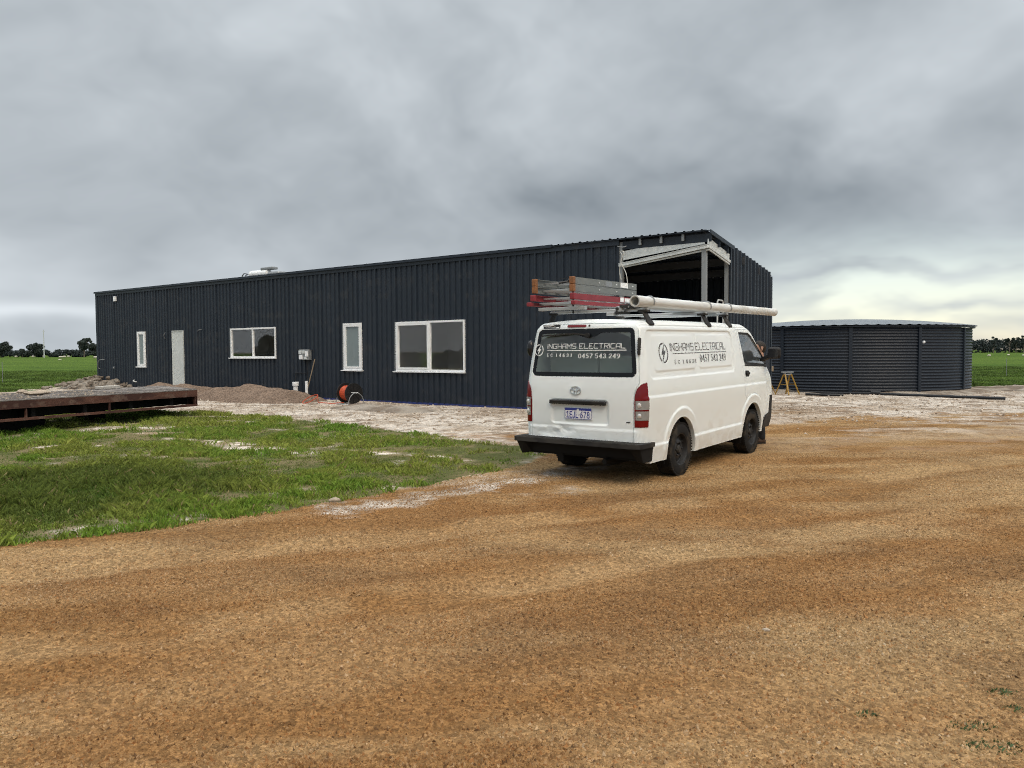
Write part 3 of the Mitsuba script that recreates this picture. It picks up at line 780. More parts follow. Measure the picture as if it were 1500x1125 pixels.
# loose wires by the bay post
def wire(pts, r, mat, parent=None, name='wire'):
    p = np.array(pts, float); t = np.linspace(0, 1, len(p)); q = np.linspace(0, 1, 5 * len(p))
    from scipy.interpolate import CubicSpline
    return part(shed, name, tube(CubicSpline(t, p)(q), r, 6), mat, XB)


wire([(-2.22, -0.02, 4.0), (-2.12, -0.07, 3.9), (-2.2, -0.05, 3.72), (-2.08, -0.06, 3.5), (-2.02, -0.06, 3.25), (-1.98, -0.05, 3.1)], 0.011, 'm_pvc')
wire([(-2.24, -0.03, 3.98), (-2.17, -0.06, 3.82), (-2.23, -0.05, 3.6), (-2.19, -0.05, 3.3)], 0.009, 'm_pvc')
wire([(-2.3, -0.04, 4.12), (-2.15, -0.08, 4.08), (-2.05, -0.05, 4.1)], 0.012, 'm_galv_grey')
# conduit ends poking out of the cladding
wire([(-28.62, -0.02, 0.9), (-28.60, -0.12, 0.98), (-28.45, -0.16, 1.22), (-28.2, -0.14, 1.30), (-28.0, -0.12, 1.30)], 0.016, 'm_galv_grey', name='conduit')
wire([(-23.1, -0.02, 2.15), (-23.0, -0.12, 2.28), (-22.85, -0.16, 2.38)], 0.014, 'm_galv_grey', name='conduit')
wire([(-20.7, -0.02, 2.40), (-20.5, -0.12, 2.44), (-20.25, -0.15, 2.46)], 0.014, 'm_galv_grey', name='conduit')
wire([(-27.3, -0.03, 0.98), (-27.2, -0.13, 0.92), (-27.05, -0.14, 0.93)], 0.016, 'm_galv_grey', name='conduit')
wire([(-25.6, -0.03, 0.42), (-25.45, -0.15, 0.38), (-25.2, -0.15, 0.36)], 0.025, 'm_pvc', name='conduit')
part(shed, 'sensor_light', rbx(-27.13, -26.93, -0.10, -0.03, 3.83, 4.05, 0.012), 'm_white_frame', XB, label='small white box high on the wall near its left end')


def window(k, x0, x1, z0, z1, mull=None, frosted=False, opener=None):
    f, dp = 0.055, -0.055
    fr = [box(x0, x0 + f, dp, 0.03, z0, z1), box(x1 - f, x1, dp, 0.03, z0, z1), box(x0 + f, x1 - f, dp, 0.03, z1 - f, z1), box(x0 + f, x1 - f, dp, 0.03, z0, z0 + f)]
    if mull: fr.append(box(mull - f / 2, mull + f / 2, dp, 0.03, z0 + f, z1 - f))
    key = part(shed, 'window', cat(fr), 'm_white_frame', XB)
    # grey flashings at the left jamb and under the sill
    part(key, 'jamb_flashing', box(x0 - 0.055, x0 - 0.002, -0.045, 0.02, z0 - 0.02, z1 + 0.005), 'm_galv_grey', XB)
    part(key, 'sill', cat([box(x0 - 0.10, x1 + 0.02, -0.095, 0.0, z0 - 0.035, z0 - 0.004)]), 'm_white_frame', XB)
    bays = [(x0 + f, mull - f / 2), (mull + f / 2, x1 - f)] if mull else [(x0 + f, x1 - f)]
    for i, (a, b) in enumerate(bays):
        g0, g1 = z0 + f, z1 - f
        s = 0.055 if opener in (i, 'all') else 0.0
        if s:
            a += .004; b -= .004; g0 += .004; g1 -= .004
            part(key, 'sash', cat([box(a, a + s, dp - 0.012, 0.02, g0, g1), box(b - s, b, dp - 0.012, 0.02, g0, g1), box(a + s, b - s, dp - 0.012, 0.02, g1 - s, g1), box(a + s, b - s, dp - 0.012, 0.02, g0, g0 + s)]), 'm_white_frame', XB)
        a, b, g0, g1 = a + s, b - s, g0 + s, g1 - s
        if frosted:
            part(key, 'pane', box(a, b, -0.022, -0.014, g0, g1), 'm_frosted', XB)
        else:
            part(key, 'pane', (np.array([[a, -0.018, g0], [b, -0.018, g0], [b, -0.018, g1], [a, -0.018, g1]]), np.array([[0, 1, 2, 3]])), 'm_glass', XB)


window(0, *WINS[0], frosted=True, opener='all')
window(1, *WINS[1], mull=-17.17, opener=None)
window(2, *WINS[2], frosted=True, opener='all')
window(3, *WINS[3], mull=-8.55, opener=0)
dk = part(shed, 'door', cat([box(DOOR[0] + 0.03, DOOR[1] - 0.03, -0.02, 0.02, 0.30, DOOR[3] - 0.03)] + [box(a - 0.004, a + 0.004, -0.026, -0.02, 0.32, DOOR[3] - 0.06) for a in np.linspace(DOOR[0] + .14, DOOR[1] - .14, 4)]), 'm_door_panel', XB, label='pale plain door')
part(dk, 'frame', cat([box(DOOR[0], DOOR[0] + 0.03, -0.045, 0.03, 0.30, DOOR[3]), box(DOOR[1] - 0.03, DOOR[1], -0.045, 0.03, 0.30, DOOR[3]), box(DOOR[0] + .03, DOOR[1] - 0.03, -0.045, 0.03, DOOR[3] - 0.03, DOOR[3])]), 'm_door_panel', XB)
part(dk, 'threshold', box(DOOR[0], DOOR[1], -0.06, 0.03, 0.14, 0.30), 'm_concrete', XB)
# roof unit: a solar hot water cylinder with its bracket
ru = thing('roof_water_heater', 'small white roof unit with a cylinder on top standing on the shed roof', 'roof unit')
part(ru, 'tank', tube([(-17.75, 0.35, 4.42), (-17.70, 0.35, 4.42), (-16.7, 0.35, 4.42), (-16.65, 0.35, 4.42)], [0.02, 0.14, 0.14, 0.02], 18), 'm_white_frame', XB, smooth=30)
part(ru, 'housing', cat([rbx(-16.62, -15.95, 0.2, 0.6, 4.25, 4.45, 0.06), box(-17.9, -16.0, 0.3, 0.5, 4.18, 4.3)]), 'm_galv_grey', XB, smooth=30)
part(ru, 'top_box', rbx(-17.05, -16.36, 0.25, 0.5, 4.54, 4.63, 0.02), 'm_galv_grey', XB, smooth=30)
part(ru, 'pipe', cat([tube([(-18.25, 0.3, 4.25), (-18.22, 0.3, 4.42), (-18.1, 0.3, 4.5), (-17.9, 0.3, 4.47), (-17.7, 0.3, 4.42)], 0.022), tube([(-18.0, 0.3, 4.25), (-18.0, 0.3, 4.42), (-17.9, .3, 4.45)], 0.03), tube([(-16.8, 0.35, 4.5), (-16.8, 0.35, 4.6)], 0.05), tube([(-17.0, 0.35, 4.5), (-17.0, 0.35, 4.6)], 0.03)]), 'm_chrome', XB, smooth=30)

# meter box with its pipes
mb = thing('meter_box', 'open grey electrical meter box on the shed wall', 'meter box')
part(mb, 'case', cat([box(-14.42, -13.92, -0.16, -0.15, 1.31, 1.65), box(-14.42, -14.40, -0.15, -0.035, 1.31, 1.65), box(-13.94, -13.92, -0.15, -0.035, 1.31, 1.65), box(-14.42, -13.92, -0.15, -0.035, 1.64, 1.66)]), 'm_galv_grey', XB)
for i, (a, b, c, d) in enumerate([(-14.40, -14.28, 1.50, 1.62), (-14.38, -14.22, 1.33, 1.47), (-14.22, -14.12, 1.52, 1.62), (-14.06, -13.94, 1.42, 1.60), (-14.12, -14.0, 1.33, 1.40)]):
    part(mb, 'module', rbx(a, b, -0.20, -0.155, c, d, 0.008), 'm_galv' if i % 2 == 0 else 'm_white_frame', XB)
part(mb, 'conduit', tube([(-14.62, -0.05, 1.66), (-14.4, -0.1, 1.67), (-13.95, -0.1, 1.66), (-13.8, -0.05, 1.62)], 0.01), 'm_poly_black', XB)
part(mb, 'conduit', cat([tube([(-14.8, -0.05, 0.86), (-14.2, -0.05, 0.86)], 0.012), tube([(-14.75, -0.05, 0.1), (-14.75, -0.05, 0.86)], 0.012), tube([(-14.1, -0.08, 0.3), (-14.1, -0.08, 1.31)], 0.014)]), 'm_poly_black', XB)
k = thing('timber_stake', 'thin brown stake leaning on the shed wall below the meter box', 'stake')
whole(k, tube([(-13.95, -0.30, 0.05), (-13.84, -0.2, 0.6), (-13.72, -0.06, 1.34)], 0.017, 6), 'm_timber', XB)
for (X, z1, r, lab) in [(-17.04, 0.36, .20, 'squat white vent cap above the soil bank under the second window'), (-14.38, 0.57, .11, 'white pipe stub with a flared cap below the meter box'), (-13.81, 0.61, .05, 'slim white pipe stub right of the flared one below the meter box')]:
    k = thing('pipe_stub', lab, 'pipe')
    if r > .09:
        part(k, 'pipe', tube([(X, -0.35, -0.1), (X, -0.35, z1 - 0.10)], r * 0.72, 16), 'm_white_frame', XB, smooth=40)
        part(k, 'cap', tube([(X, -0.35, z1 - 0.14), (X, -0.35, z1 - 0.13), (X, -0.35, z1 - .012), (X, -0.35, z1)], [r * .8, r, r, r * .85], 18), 'm_white_frame', XB, smooth=40)
    else:
        whole(k, tube([(X, -0.35, -0.1), (X, -0.35, z1)], r, 12), 'm_white_frame', XB, smooth=40)

# cable drum on its stand
dr_ = thing('cable_drum', 'black drum wound with orange cable on a grey hoop stand by the shed wall', 'cable drum')
DC = np.array([-10.80, -1.15, 0.33])
def ring(y0, y1, ro, ri, seg=36):
    m = trimesh.creation.annulus(ri, ro, abs(y1 - y0), sections=seg)
    m.apply_transform(trimesh.transformations.rotation_matrix(PI / 2, [1, 0, 0])); m.apply_translation([0, (y0 + y1) / 2, 0]); return m
DX = np.eye(4); ca_, sa_ = math.cos(1.40), math.sin(1.40)
DX[:2, :2] = [[ca_, -sa_], [sa_, ca_]]; DX[:3, 3] = DC
DX = XB @ DX
for yy in (-0.24, 0.22):
    fl = part(dr_, 'flange', ring(yy, yy + 0.02, 0.295, 0.03), 'm_drum', DX)
    part(fl, 'rim', ring(yy - 0.006, yy + 0.026, 0.305, 0.285), 'm_drum', DX)
    if yy < 0:
        part(fl, 'spokes', cat([bar((0.05 * math.cos(a), yy - 0.008, 0.05 * math.sin(a)), (0.28 * math.cos(a), yy - 0.008, 0.28 * math.sin(a)), 0.012, 0.02) for a in np.arange(8) * PI / 4]), 'm_drum', DX)
        part(fl, 'label', box(-0.10, 0.14, yy - 0.012, yy - 0.002, 0.015, 0.035), 'm_white_frame', DX)
coil = [np.stack([(0.20 + 0.012 * (i % 2)) * np.cos(t), np.full_like(t, -0.20 + i * 0.024), (0.20 + 0.012 * (i % 2)) * np.sin(t)], 1) for i, t in [(i, np.linspace(0, 2 * PI, 30)) for i in range(18)]]
part(dr_, 'cable', cat([tube(c, 0.0135, 6, False) for c in coil]), 'm_orange_cable', DX, smooth=50)
for yy in (-0.36, 0.34):
    t = np.linspace(0, PI, 18)
    part(dr_, 'stand', cat([tube(np.stack([0.27 * np.cos(t), np.full_like(t, yy), -0.34 + 0.36 * np.sin(t)], 1), 0.012, 8)]), 'm_galv_grey', DX, smooth=50)
part(dr_, 'axle', tube([(0, -0.37, 0.01), (0, 0.35, 0.01)], 0.012), 'm_galv', DX)
part(dr_, 'stand_foot', cat([tube([(0.27, -0.36, -0.325), (0.27, 0.34, -0.325)], 0.012), tube([(-0.27, -0.36, -0.325), (-0.27, 0.34, -0.325)], 0.012)]), 'm_galv', DX)
k = thing('loose_cable', 'loop of orange cable lying loose left of the drum', 'cable')
t = np.linspace(-0.7, 2 * PI + 0.4, 40)
cp_ = [(DC[0] - 1.15 + 0.30 * math.cos(a), DC[1] - 0.55 + 0.16 * math.sin(a), 0.14 + 0.13 * math.sin(a + .5)) for a in t]
cp_ += [(DC[0] - 0.85, DC[1] - 0.5, 0.05), (DC[0] - 0.4, DC[1] - 0.35, 0.02), (DC[0] - 0.1, DC[1] - 0.15, 0.05)]
whole(k, tube(cp_, 0.013, 7), 'm_orange_cable', XB, smooth=50)

# ------------------------------------------------------------------ water tank
TC, TR, TH = np.array([13.467, 31.559]), 4.63, 2.34
tank = thing('water_tank', 'low round corrugated steel water tank, dark blue grey with a pale roof', 'water tank')
nz_ = 22 * 8
zz = np.linspace(0, TH, nz_ + 1)
prof = 0.020 * np.sin(2 * PI * zz / (TH / 22))
PH0, PSP = math.radians(-48.2), math.radians(29.266)


def tank_pt(th, r, z): return np.stack([TC[0] + r * np.sin(th), TC[1] - r * np.cos(th), z + 0 * th], -1)


for k in range(12):
    a0, a1 = PH0 + k * PSP, PH0 + (k + 1) * PSP
    if k == 11: a1 = PH0 + 2 * PI + 0.0
    th = np.linspace(a0, a1, 17)
    A, Zg = np.meshgrid(th, zz, indexing='ij')
    R = TR + prof[None] + 0 * A
    V = tank_pt(A, R, Zg).reshape(-1, 3)
    i, j = np.meshgrid(np.arange(16), np.arange(nz_), indexing='ij'); q = (i * (nz_ + 1) + j).ravel()
    F = np.vstack([np.stack([q, q + nz_ + 1, q + nz_ + 2], 1), np.stack([q, q + nz_ + 2, q + 1], 1)])
    part(tank, 'wall_panel', trimesh.Trimesh(V, F, process=False), 'm_tank', smooth=True)
    b0 = tank_pt(np.array([a0]), TR + 0.035, 0)[0]
    ax = np.array([math.cos(a0), math.sin(a0), 0]); out = np.array([math.sin(a0), -math.cos(a0), 0])
    M = np.eye(4); M[:3, 0], M[:3, 1], M[:3, 3] = ax, -out, b0
    st = cat([box(-0.05, 0.05, -0.012, 0.03, 0.0, TH), box(-0.065, -0.05, -0.02, 0.03, 0, TH)] + [box(-0.012, 0.012, -0.022, -0.01, z - .012, z + .012) for z in np.arange(0.06, TH, 0.106)])
    part(tank, 'seam_strip', st, 'm_tank', M)
part(tank, 'inner_shell', trimesh.creation.cylinder(TR - 0.05, TH - 0.1, sections=96).apply_translation([TC[0], TC[1], TH / 2]), 'm_tank')
nr, na = 14, 252
rr_ = np.linspace(0.02, TR + 0.16, nr); aa = np.linspace(0, 2 * PI, na, endpoint=False)
A, Rg = np.meshgrid(aa, rr_, indexing='ij')
Zr = TH + 0.10 + 0.34 * (1 - (Rg / (TR + 0.16)) ** 2) + 0.014 * np.cos(A * 84) * (Rg / TR)
Vr = np.stack([TC[0] + Rg * np.cos(A), TC[1] + Rg * np.sin(A), Zr], -1).reshape(-1, 3)
i, j = np.meshgrid(np.arange(na), np.arange(nr - 1), indexing='ij'); i2 = (i + 1) % na
F = np.vstack([np.stack([(i * nr + j).ravel(), (i * nr + j + 1).ravel(), (i2 * nr + j + 1).ravel()], 1), np.stack([(i * nr + j).ravel(), (i2 * nr + j + 1).ravel(), (i2 * nr + j).ravel()], 1)])
part(tank, 'roof', trimesh.Trimesh(Vr, F, process=False), 'm_tank_roof', smooth=True)
part(tank, 'roof_edge', cat([trimesh.creation.annulus(TR + 0.04, TR + 0.10, 0.05, sections=128).apply_translation([TC[0], TC[1], TH + 0.045])]), 'm_tank')
tp = tank_pt(np.array([PH0 + 2 * PSP + 0.02]), TR + 0.09, 1.82)[0]
part(tank, 'fitting', blob(1, 4, 0.05, (0.05, 0.05, 0.05)).apply_translation(tp), 'm_white_frame', smooth=True)
# earth skirt round its foot
th = np.linspace(0, 2 * PI, 240, endpoint=False); vs = []
for rr2, hh in ((TR - 0.1, 0.10), (TR + 0.05, 0.09), (TR + 0.35, 0.05), (TR + 0.75, -0.03)):
    P = np.stack([np.cos(th) * 3, np.sin(th) * 3, 0 * th + rr2], -1); nn = meshkit.fbm(P * 1.7, 4, 5)
    vs.append(np.stack([TC[0] + (rr2 + 0.3 * (nn - .5) * (rr2 > TR + .1)) * np.cos(th), TC[1] + (rr2 + 0.3 * (nn - .5) * (rr2 > TR + .1)) * np.sin(th), hh * (0.4 + 1.1 * nn) if hh > 0 else 0 * th + hh], -1))
V = np.vstack(vs); n = 240; F = []
for a in range(3):
    for i in range(n):
        p, q = a * n + i, a * n + (i + 1) % n
        F += [[p, p + n, q + n], [p, q + n, q]]
whole('sand_skirt', trimesh.Trimesh(V, np.array(F), process=False), 'm_rubble', smooth=True); labels['sand_skirt'] = {'label': 'low collar of pale sand round the foot of the water tank', 'category': 'ground', 'kind': 'structure'}
# pale mounded earth right of the tank
mound('earth_berm', 'low rough berm of grey earth at the right edge beside the tank', (20.6, 28.9), (1, -0.55), 8.0, 2.6, 0.16, 21, 'm_rubble', 0.12)

k = thing('poly_pipe', 'long black pipe lying on the sand in front of the tank', 'pipe')
part(k, 'pipe', tube([(10.0, 28.0, 0.06), (11.2, 27.0, .05), (12.5, 26.35, 0.05), (13.4, 25.2, 0.05), (15.09, 23.5, 0.05)], 0.05, 10), 'm_poly_black', smooth=50)
part(k, 'coupling', tube([(12.35, 26.42, 0.08), (12.6, 26.28, 0.08)], 0.085, 12), 'm_poly_black', smooth=50)
k = thing('offcut_pipe', 'short dark pipe offcut on the sand right of the yellow trestle', 'pipe')
whole(k, tube([(10.05, 26.3, 0.05), (10.6, 25.8, 0.05), (11.1, 25.75, 0.05)], 0.045, 9), 'm_poly_black', smooth=50)


# trestles
def trestle(c, rot, w, lab, h=0.80):
    k = thing('trestle', lab, 'trestle', 'yellow trestles beside the water tank')
    M = np.eye(4); M[:2, :2] = [[math.cos(rot), -math.sin(rot)], [math.sin(rot), math.cos(rot)]]; M[:3, 3] = (c[0], c[1], gz(*c))
    part(k, 'top', cat([rbx(-w / 2 - .05, w / 2 + .05, -0.05, 0.05, h - 0.04, h, 0.01), box(-w / 2 + .05, w / 2 - .05, -0.035, 0.035, h - 0.12, h - 0.08), box(-w / 2 + .05, -w / 2 + .08, -0.03, 0.03, h - .09, h - .03), box(w / 2 - .08, w / 2 - .05, -0.03, 0.03, h - .09, h - .03)]), 'm_galv_grey', M)
    for sx in (-1, 1):
        for sy in (-1, 1):
            part(k, 'leg', bar((sx * w * .36, sy * 0.03, h - 0.09), (sx * (w * .5 + .05), sy * 0.30, 0.0), 0.045, 0.03), 'm_yellow', M)
        part(k, 'brace', bar((sx * (w * .45), -0.17, h * .45), (sx * w * .45, 0.17, h * .45), 0.03, 0.02), 'm_yellow', M)


trestle((9.62, 26.85), 0.5, 0.42, 'yellow steel trestle with a grey top standing alone before the tank', 0.80)
trestle((9.15, 27.9), 0.9, 0.5, 'yellow trestle half hidden behind the van front, carrying a timber', 0.80)
k = thing('timber_beam', 'short timber beam resting on the trestle by the van front', 'timber')
whole(k, bar((8.2, 27.7, 0.90), (9.35, 27.6, 0.90), 0.30, 0.18), 'm_timber')

# ------------------------------------------------------------------ the steel deck on the left
deck = thing('steel_deck', 'rusty brown steel deck raised on supports over the grass at the left', 'steel deck')
A0, B0 = np.array([-9.62, 14.43]), np.array([-7.64, 18.63])
u = (B0 - A0) / np.linalg.norm(B0 - A0); nrm2 = np.array([-u[1], u[0]])
A0 = A0 - u * 3.0
Lk = np.linalg.norm(B0 - A0); ZT, ZBm, WD, SK = 0.68, 0.27, 2.45, 1.05
XD = np.eye(4); XD[:2, 0] = u; XD[:2, 1] = nrm2; XD[:2, 3] = A0
# local: x along, y away from the camera, skewed right end
def skew(m):
    v = np.array(m.vertices); v[:, 0] += SK * np.clip(v[:, 1] / WD, 0, 1) * ssn(Lk - 2.0, Lk, v[:, 0]); m.vertices = v; return m
for i in range(int(Lk / 0.62) + 1):
    x0 = i * 0.62
    x1 = min(Lk, x0 + 0.614)
    if x1 - x0 < .1: continue
    m = cat([box(x0, x1, 0.0, WD, ZT - 0.02, ZT)] + [bar((xx, 0.03, ZT + 0.005), (xx, WD - .03, ZT + 0.005), 0.022, 0.012) for xx in np.arange(x0 + 0.05, x1 - .02, 0.11)])
    part(deck, 'plate', skew(m), 'm_deck_plate', XD)
def ibeam(y, side=-1):
    return cat([box(0, Lk, y, y + 0.11, ZT - 0.16, ZT - 0.022), box(0, Lk, y - .01, y + 0.13, ZBm, ZBm + 0.045), box(0, Lk, y - 0.012, y, ZT - 0.175, ZT - 0.16)])
part(deck, 'side_beam', ibeam(0.0), 'm_rust', XD)
part(deck, 'side_beam', skew(ibeam(WD - 0.13)), 'm_rust', XD)
for xx in (Lk - 0.05, Lk - 2.35, Lk - 4.15, Lk - 5.9):
    part(deck, 'stiffener', box(xx - 0.012, xx + 0.012, 0.0, 0.05, ZBm + 0.03, ZT - 0.16), 'm_rust', XD)
for xx in np.arange(0.4, Lk, 1.1):
    part(deck, 'cross_beam', box(xx - 0.04, xx + 0.04, 0.115, WD - 0.14, ZBm + .05, ZT - 0.03), 'm_underbody', XD)
part(deck, 'shade_panel', skew(box(0.0, Lk - 0.05, 0.55, 0.60, ZBm + 0.02, ZT - 0.03)), 'm_underbody', XD)  # black panel stands in for the deep shade inside the open beam
part(deck, 'end_beam', bar((Lk + 0.0, 0.0, (ZT + ZBm) / 2 - .01), (Lk + SK, WD, (ZT + ZBm) / 2 - .01), 0.02, ZT - ZBm - 0.02), 'm_rust', XD)
for (xx, wd_) in ((2.55, 0.65), (3.75, 0.9)):
    pl = Polygon([(xx - wd_ / 2, 0), (xx + wd_ / 4, 0), (xx + wd_ / 2, .12), (xx + wd_ * .62, ZBm), (xx - wd_ / 2, ZBm)])
    part(deck, 'support', trimesh.creation.extrude_polygon(pl, 1.1).apply_transform(np.array([[1, 0, 0, 0], [0, 0, 1, 0.75], [0, 1, 0, -0.02], [0, 0, 0, 1.0]])), 'm_underbody', XD)
part(deck, 'support', box(Lk - 1.6, Lk - 1.2, 1.7, 2.2, -0.05, ZBm), 'm_underbody', XD)
part(deck, 'support', box(Lk - 3.5, Lk - 3.2, 0.9, 1.3, -0.05, ZBm), 'm_underbody', XD)
for (px_, py_, s, fl, lab) in [(Lk - 3.3, 1.05, .22, .35, 'larger flat pale slab of stone lying on the steel deck'), (Lk - 2.95, 1.35, .18, .4, 'smaller flat stone leaning beside the larger slab on the deck'), (Lk - 2.9, 2.1, .12, .8, 'pale lump of rubble at the back edge of the deck')]:
    k = thing('slab_stone', lab, 'stone'); m = blob(2, int(px_ * 31), 0.3, (s, s * .8, s * .35 * fl + .02)); m.apply_translation([px_, py_, ZT + 0.03 + s * .1]); whole(k, m, 'm_stone', XD, smooth=30)
k = thing('timber_offcut', 'grey timber offcut lying on the steel deck below the narrow left window', 'timber')
whole(k, rbx(Lk - 1.05, Lk - 0.5, 2.05, 2.25, ZT + .01, ZT + 0.08, 0.01), 'm_concrete', XD)
rg = np.random.default_rng(71); n = 380
bx_, by_ = rg.uniform(1.5, Lk - 1.6, n), rg.uniform(0.1, WD - .1, n); s = 0.01 * 3 ** rg.uniform(0, 1, n)
q, _ = np.linalg.qr(rg.normal(size=(n, 3, 3)))
gv, gf = scatter_mesh(bv_, bf_, q * s[:, None, None], np.stack([bx_, by_, ZT + 0.004 + 0 * bx_], 1))
whole('deck_gravel', (gv, gf), 'm_stone', XD); labels['deck_gravel'] = {'label': 'loose grey gravel and dirt strewn over the steel deck', 'category': 'gravel', 'kind': 'stuff'}

# ------------------------------------------------------------------ the van (local frame: x forward from the rear, y to the left, z up)
XV = np.eye(4); XV[:3, 0] = [VS, VC, 0]; XV[:3, 1] = [-VC, VS, 0]; XV[:3, 3] = [VT[0], VT[1], 0]
pit = math.radians(0.72)       # loaded at the back, so the body sits nose up on its springs
RP = trimesh.transformations.rotation_matrix(-pit, [0, 1, 0], [1.1, 0, 0.33])
XVB = XV @ RP
LV, HW, ZB, ZTOP, RC = 4.6, 0.845, 0.14, 1.955, 0.11
W_Z, W_W = [0.1, 0.25, 0.5, 0.9, 1.05, 1.25, 1.5, 1.8, 1.96], [0.78, 0.805, 0.836, 0.845, 0.845, 0.832, 0.803, 0.757, 0.738]
F_Z, F_X = [0.1, 0.25, 0.45, 0.8, 1.0, 1.14, 1.28, 1.85, 1.96], [4.52, 4.63, 4.72, 4.73, 4.70, 4.62, 4.46, 3.88, 3.72]
R_Z, R_X = [0.1, 0.5, 0.9, 1.1, 1.25, 1.85, 1.96], [0.10, 0.085, 0.085, 0.092, 0.11, 0.195, 0.215]
from scipy.interpolate import PchipInterpolator
wz, fz_, rz_ = PchipInterpolator(W_Z, W_W), PchipInterpolator(F_Z, F_X), PchipInterpolator(R_Z, R_X)
WR, WF, ZW = 1.125, 3.695, 0.33      # axles


def axis(lo, hi, step, r, fine):
    a = np.concatenate([np.linspace(lo, lo + r, fine), np.arange(lo + r + step, hi - r - step / 2, step), np.linspace(hi - r, hi, fine)])
    return np.unique(np.round(a, 5))


def warp(p):
    x, y, z = p[..., 0], p[..., 1], p[..., 2]
    xr = rz_(z) + 0.028 * (y / 0.8) ** 2; xf = fz_(z) - 0.06 * (np.abs(y) / HW) ** 3
    X = xr + x / LV * (xf - xr)
    plan = 1 - 0.004 * ssn(3.5, 4.75, X) - 0.012 * ssn(0.5, 0.1, X)
    Y = y * wz(z) / HW * plan
    Z = z - 0.035 * (np.abs(y) / 0.75) ** 2.2 * ssn(1.75, 1.95, z) - 0.012 * ssn(3.0, 3.9, X) * ssn(1.6, 1.95, z) - 0.012 * ssn(0.8, 0.1, X) * ssn(1.8, 1.95, z)
    return np.stack([X, Y, Z], -1)


def sdr(a, b, a0, a1, b0, b1, r):
    ca, cb = (a0 + a1) / 2, (b0 + b1) / 2
    qa, qb = np.abs(a - ca) - (a1 - a0) / 2 + r, np.abs(b - cb) - (b1 - b0) / 2 + r
    return np.hypot(np.maximum(qa, 0), np.maximum(qb, 0)) + np.minimum(np.maximum(qa, qb), 0) - r


def features(P, n0):
    """relief pressed into the panels: how far out each point of the shell moves along its face"""
    x, y, z = P[:, 0], P[:, 1], P[:, 2]
    ms = ssn(0.70, 0.95, np.abs(n0[:, 1])); mr = ssn(0.70, 0.97, -n0[:, 0])
    D = np.zeros(len(P))
    D += 0.013 * ssn(1.037, 1.012, z + 0.004 * (x - 2)) * (1 - 0.8 * ssn(1.0, 0.62, z)) * ssn(4.35, 4.2, x)
    D -= 0.014 * ssn(0.010, -0.010, sdr(x, z, 0.30, 2.98, 1.235, 1.800, 0.09))
    D += 0.007 * (ssn(0.006, -0.006, sdr(x, z, 0.44, 1.62, 1.315, 1.745, 0.05)) + ssn(0.006, -0.006, sdr(x, z, 1.74, 2.90, 1.315, 1.755, 0.05)))
    for wx, rr in ((WR, 0.535), (WF, 0.545)):
        rad = np.hypot(x - wx, z - ZW)
        D += 0.016 * ssn(rr, rr - 0.022, rad) * (1 - 0.5 * ssn(rr - .02, rr - .12, rad))
    inb = ssn(1.50, 1.53, x) * ssn(3.22, 3.19, x) + ssn(0.74, 0.70, x)
    D += 0.015 * ssn(0.478, 0.452, z) * inb
    out_y = D * ms * np.sign(n0[:, 1])
    R = -0.020 * ssn(0.008, -0.008, sdr(y, z, -0.375, 0.405, 0.695, 0.975, 0.03))
    R += 0.010 * ssn(0.66, 0.63, z) * ssn(0.78, 0.72, np.abs(y))
    dn = meshkit.fbm(np.stack([y * 5.5, z * 8.0, 0 * y], -1), 4, 3) - 0.5                 # a dent low on the left
    dz = np.exp(-((y - 0.36) / 0.27) ** 2 - ((z - 0.60) / 0.075) ** 2)
    R += dz * (-0.030 + 0.075 * dn)
    out_x = -R * mr
    # the drip channel along the roof edge
    g = np.exp(-((z - 1.856) / 0.0055) ** 2) * ssn(0.35, 0.6, np.abs(n0[:, 1])) * ssn(0.20, 0.28, x) * ssn(3.75, 3.6, x)
    out_y -= 0.012 * g * np.sign(n0[:, 1])
    return out_x, out_y


def shell(xs, ys, zs, feats=True):
    V, F, k = [], [], 0
    lo, hi = np.array([0, -HW, ZB]), np.array([LV, HW, ZTOP])
    ax = [xs, ys, zs]
    for d in range(3):
        a, b = [i for i in range(3) if i != d]
        A, B = np.meshgrid(ax[a], ax[b], indexing='ij')
        na_, nb_ = A.shape
        i, j = np.meshgrid(np.arange(na_ - 1), np.arange(nb_ - 1), indexing='ij'); q = (i * nb_ + j).ravel()
        for side in (0, 1):
            P = np.empty(A.shape + (3,)); P[..., a], P[..., b], P[..., d] = A, B, (lo, hi)[side][d]
            f = np.vstack([np.stack([q, q + nb_, q + nb_ + 1], 1), np.stack([q, q + nb_ + 1, q + 1], 1)])
            flip = (side == 0) ^ (d == 1)
            V.append(P.reshape(-1, 3)); F.append((f[:, ::-1] if flip else f) + k); k += A.size
    V, F = np.vstack(V), np.vstack(F)
    key = np.round(V, 5); _, first, inv = np.unique(key, axis=0, return_index=True, return_inverse=True)
    V, F = V[first], inv.reshape(-1)[F]
    c = np.clip(V, lo + RC, hi - RC); dv = V - c; L = np.linalg.norm(dv, axis=1, keepdims=True); n0 = dv / L
    P = warp(c + RC * n0)
    base = trimesh.Trimesh(P, F, process=False)
    nb = np.array(base.vertex_normals)
    if feats:
        ox, oy = features(P, n0); P = P.copy(); P[:, 0] += ox; P[:, 1] += oy
    return P, F, n0, nb


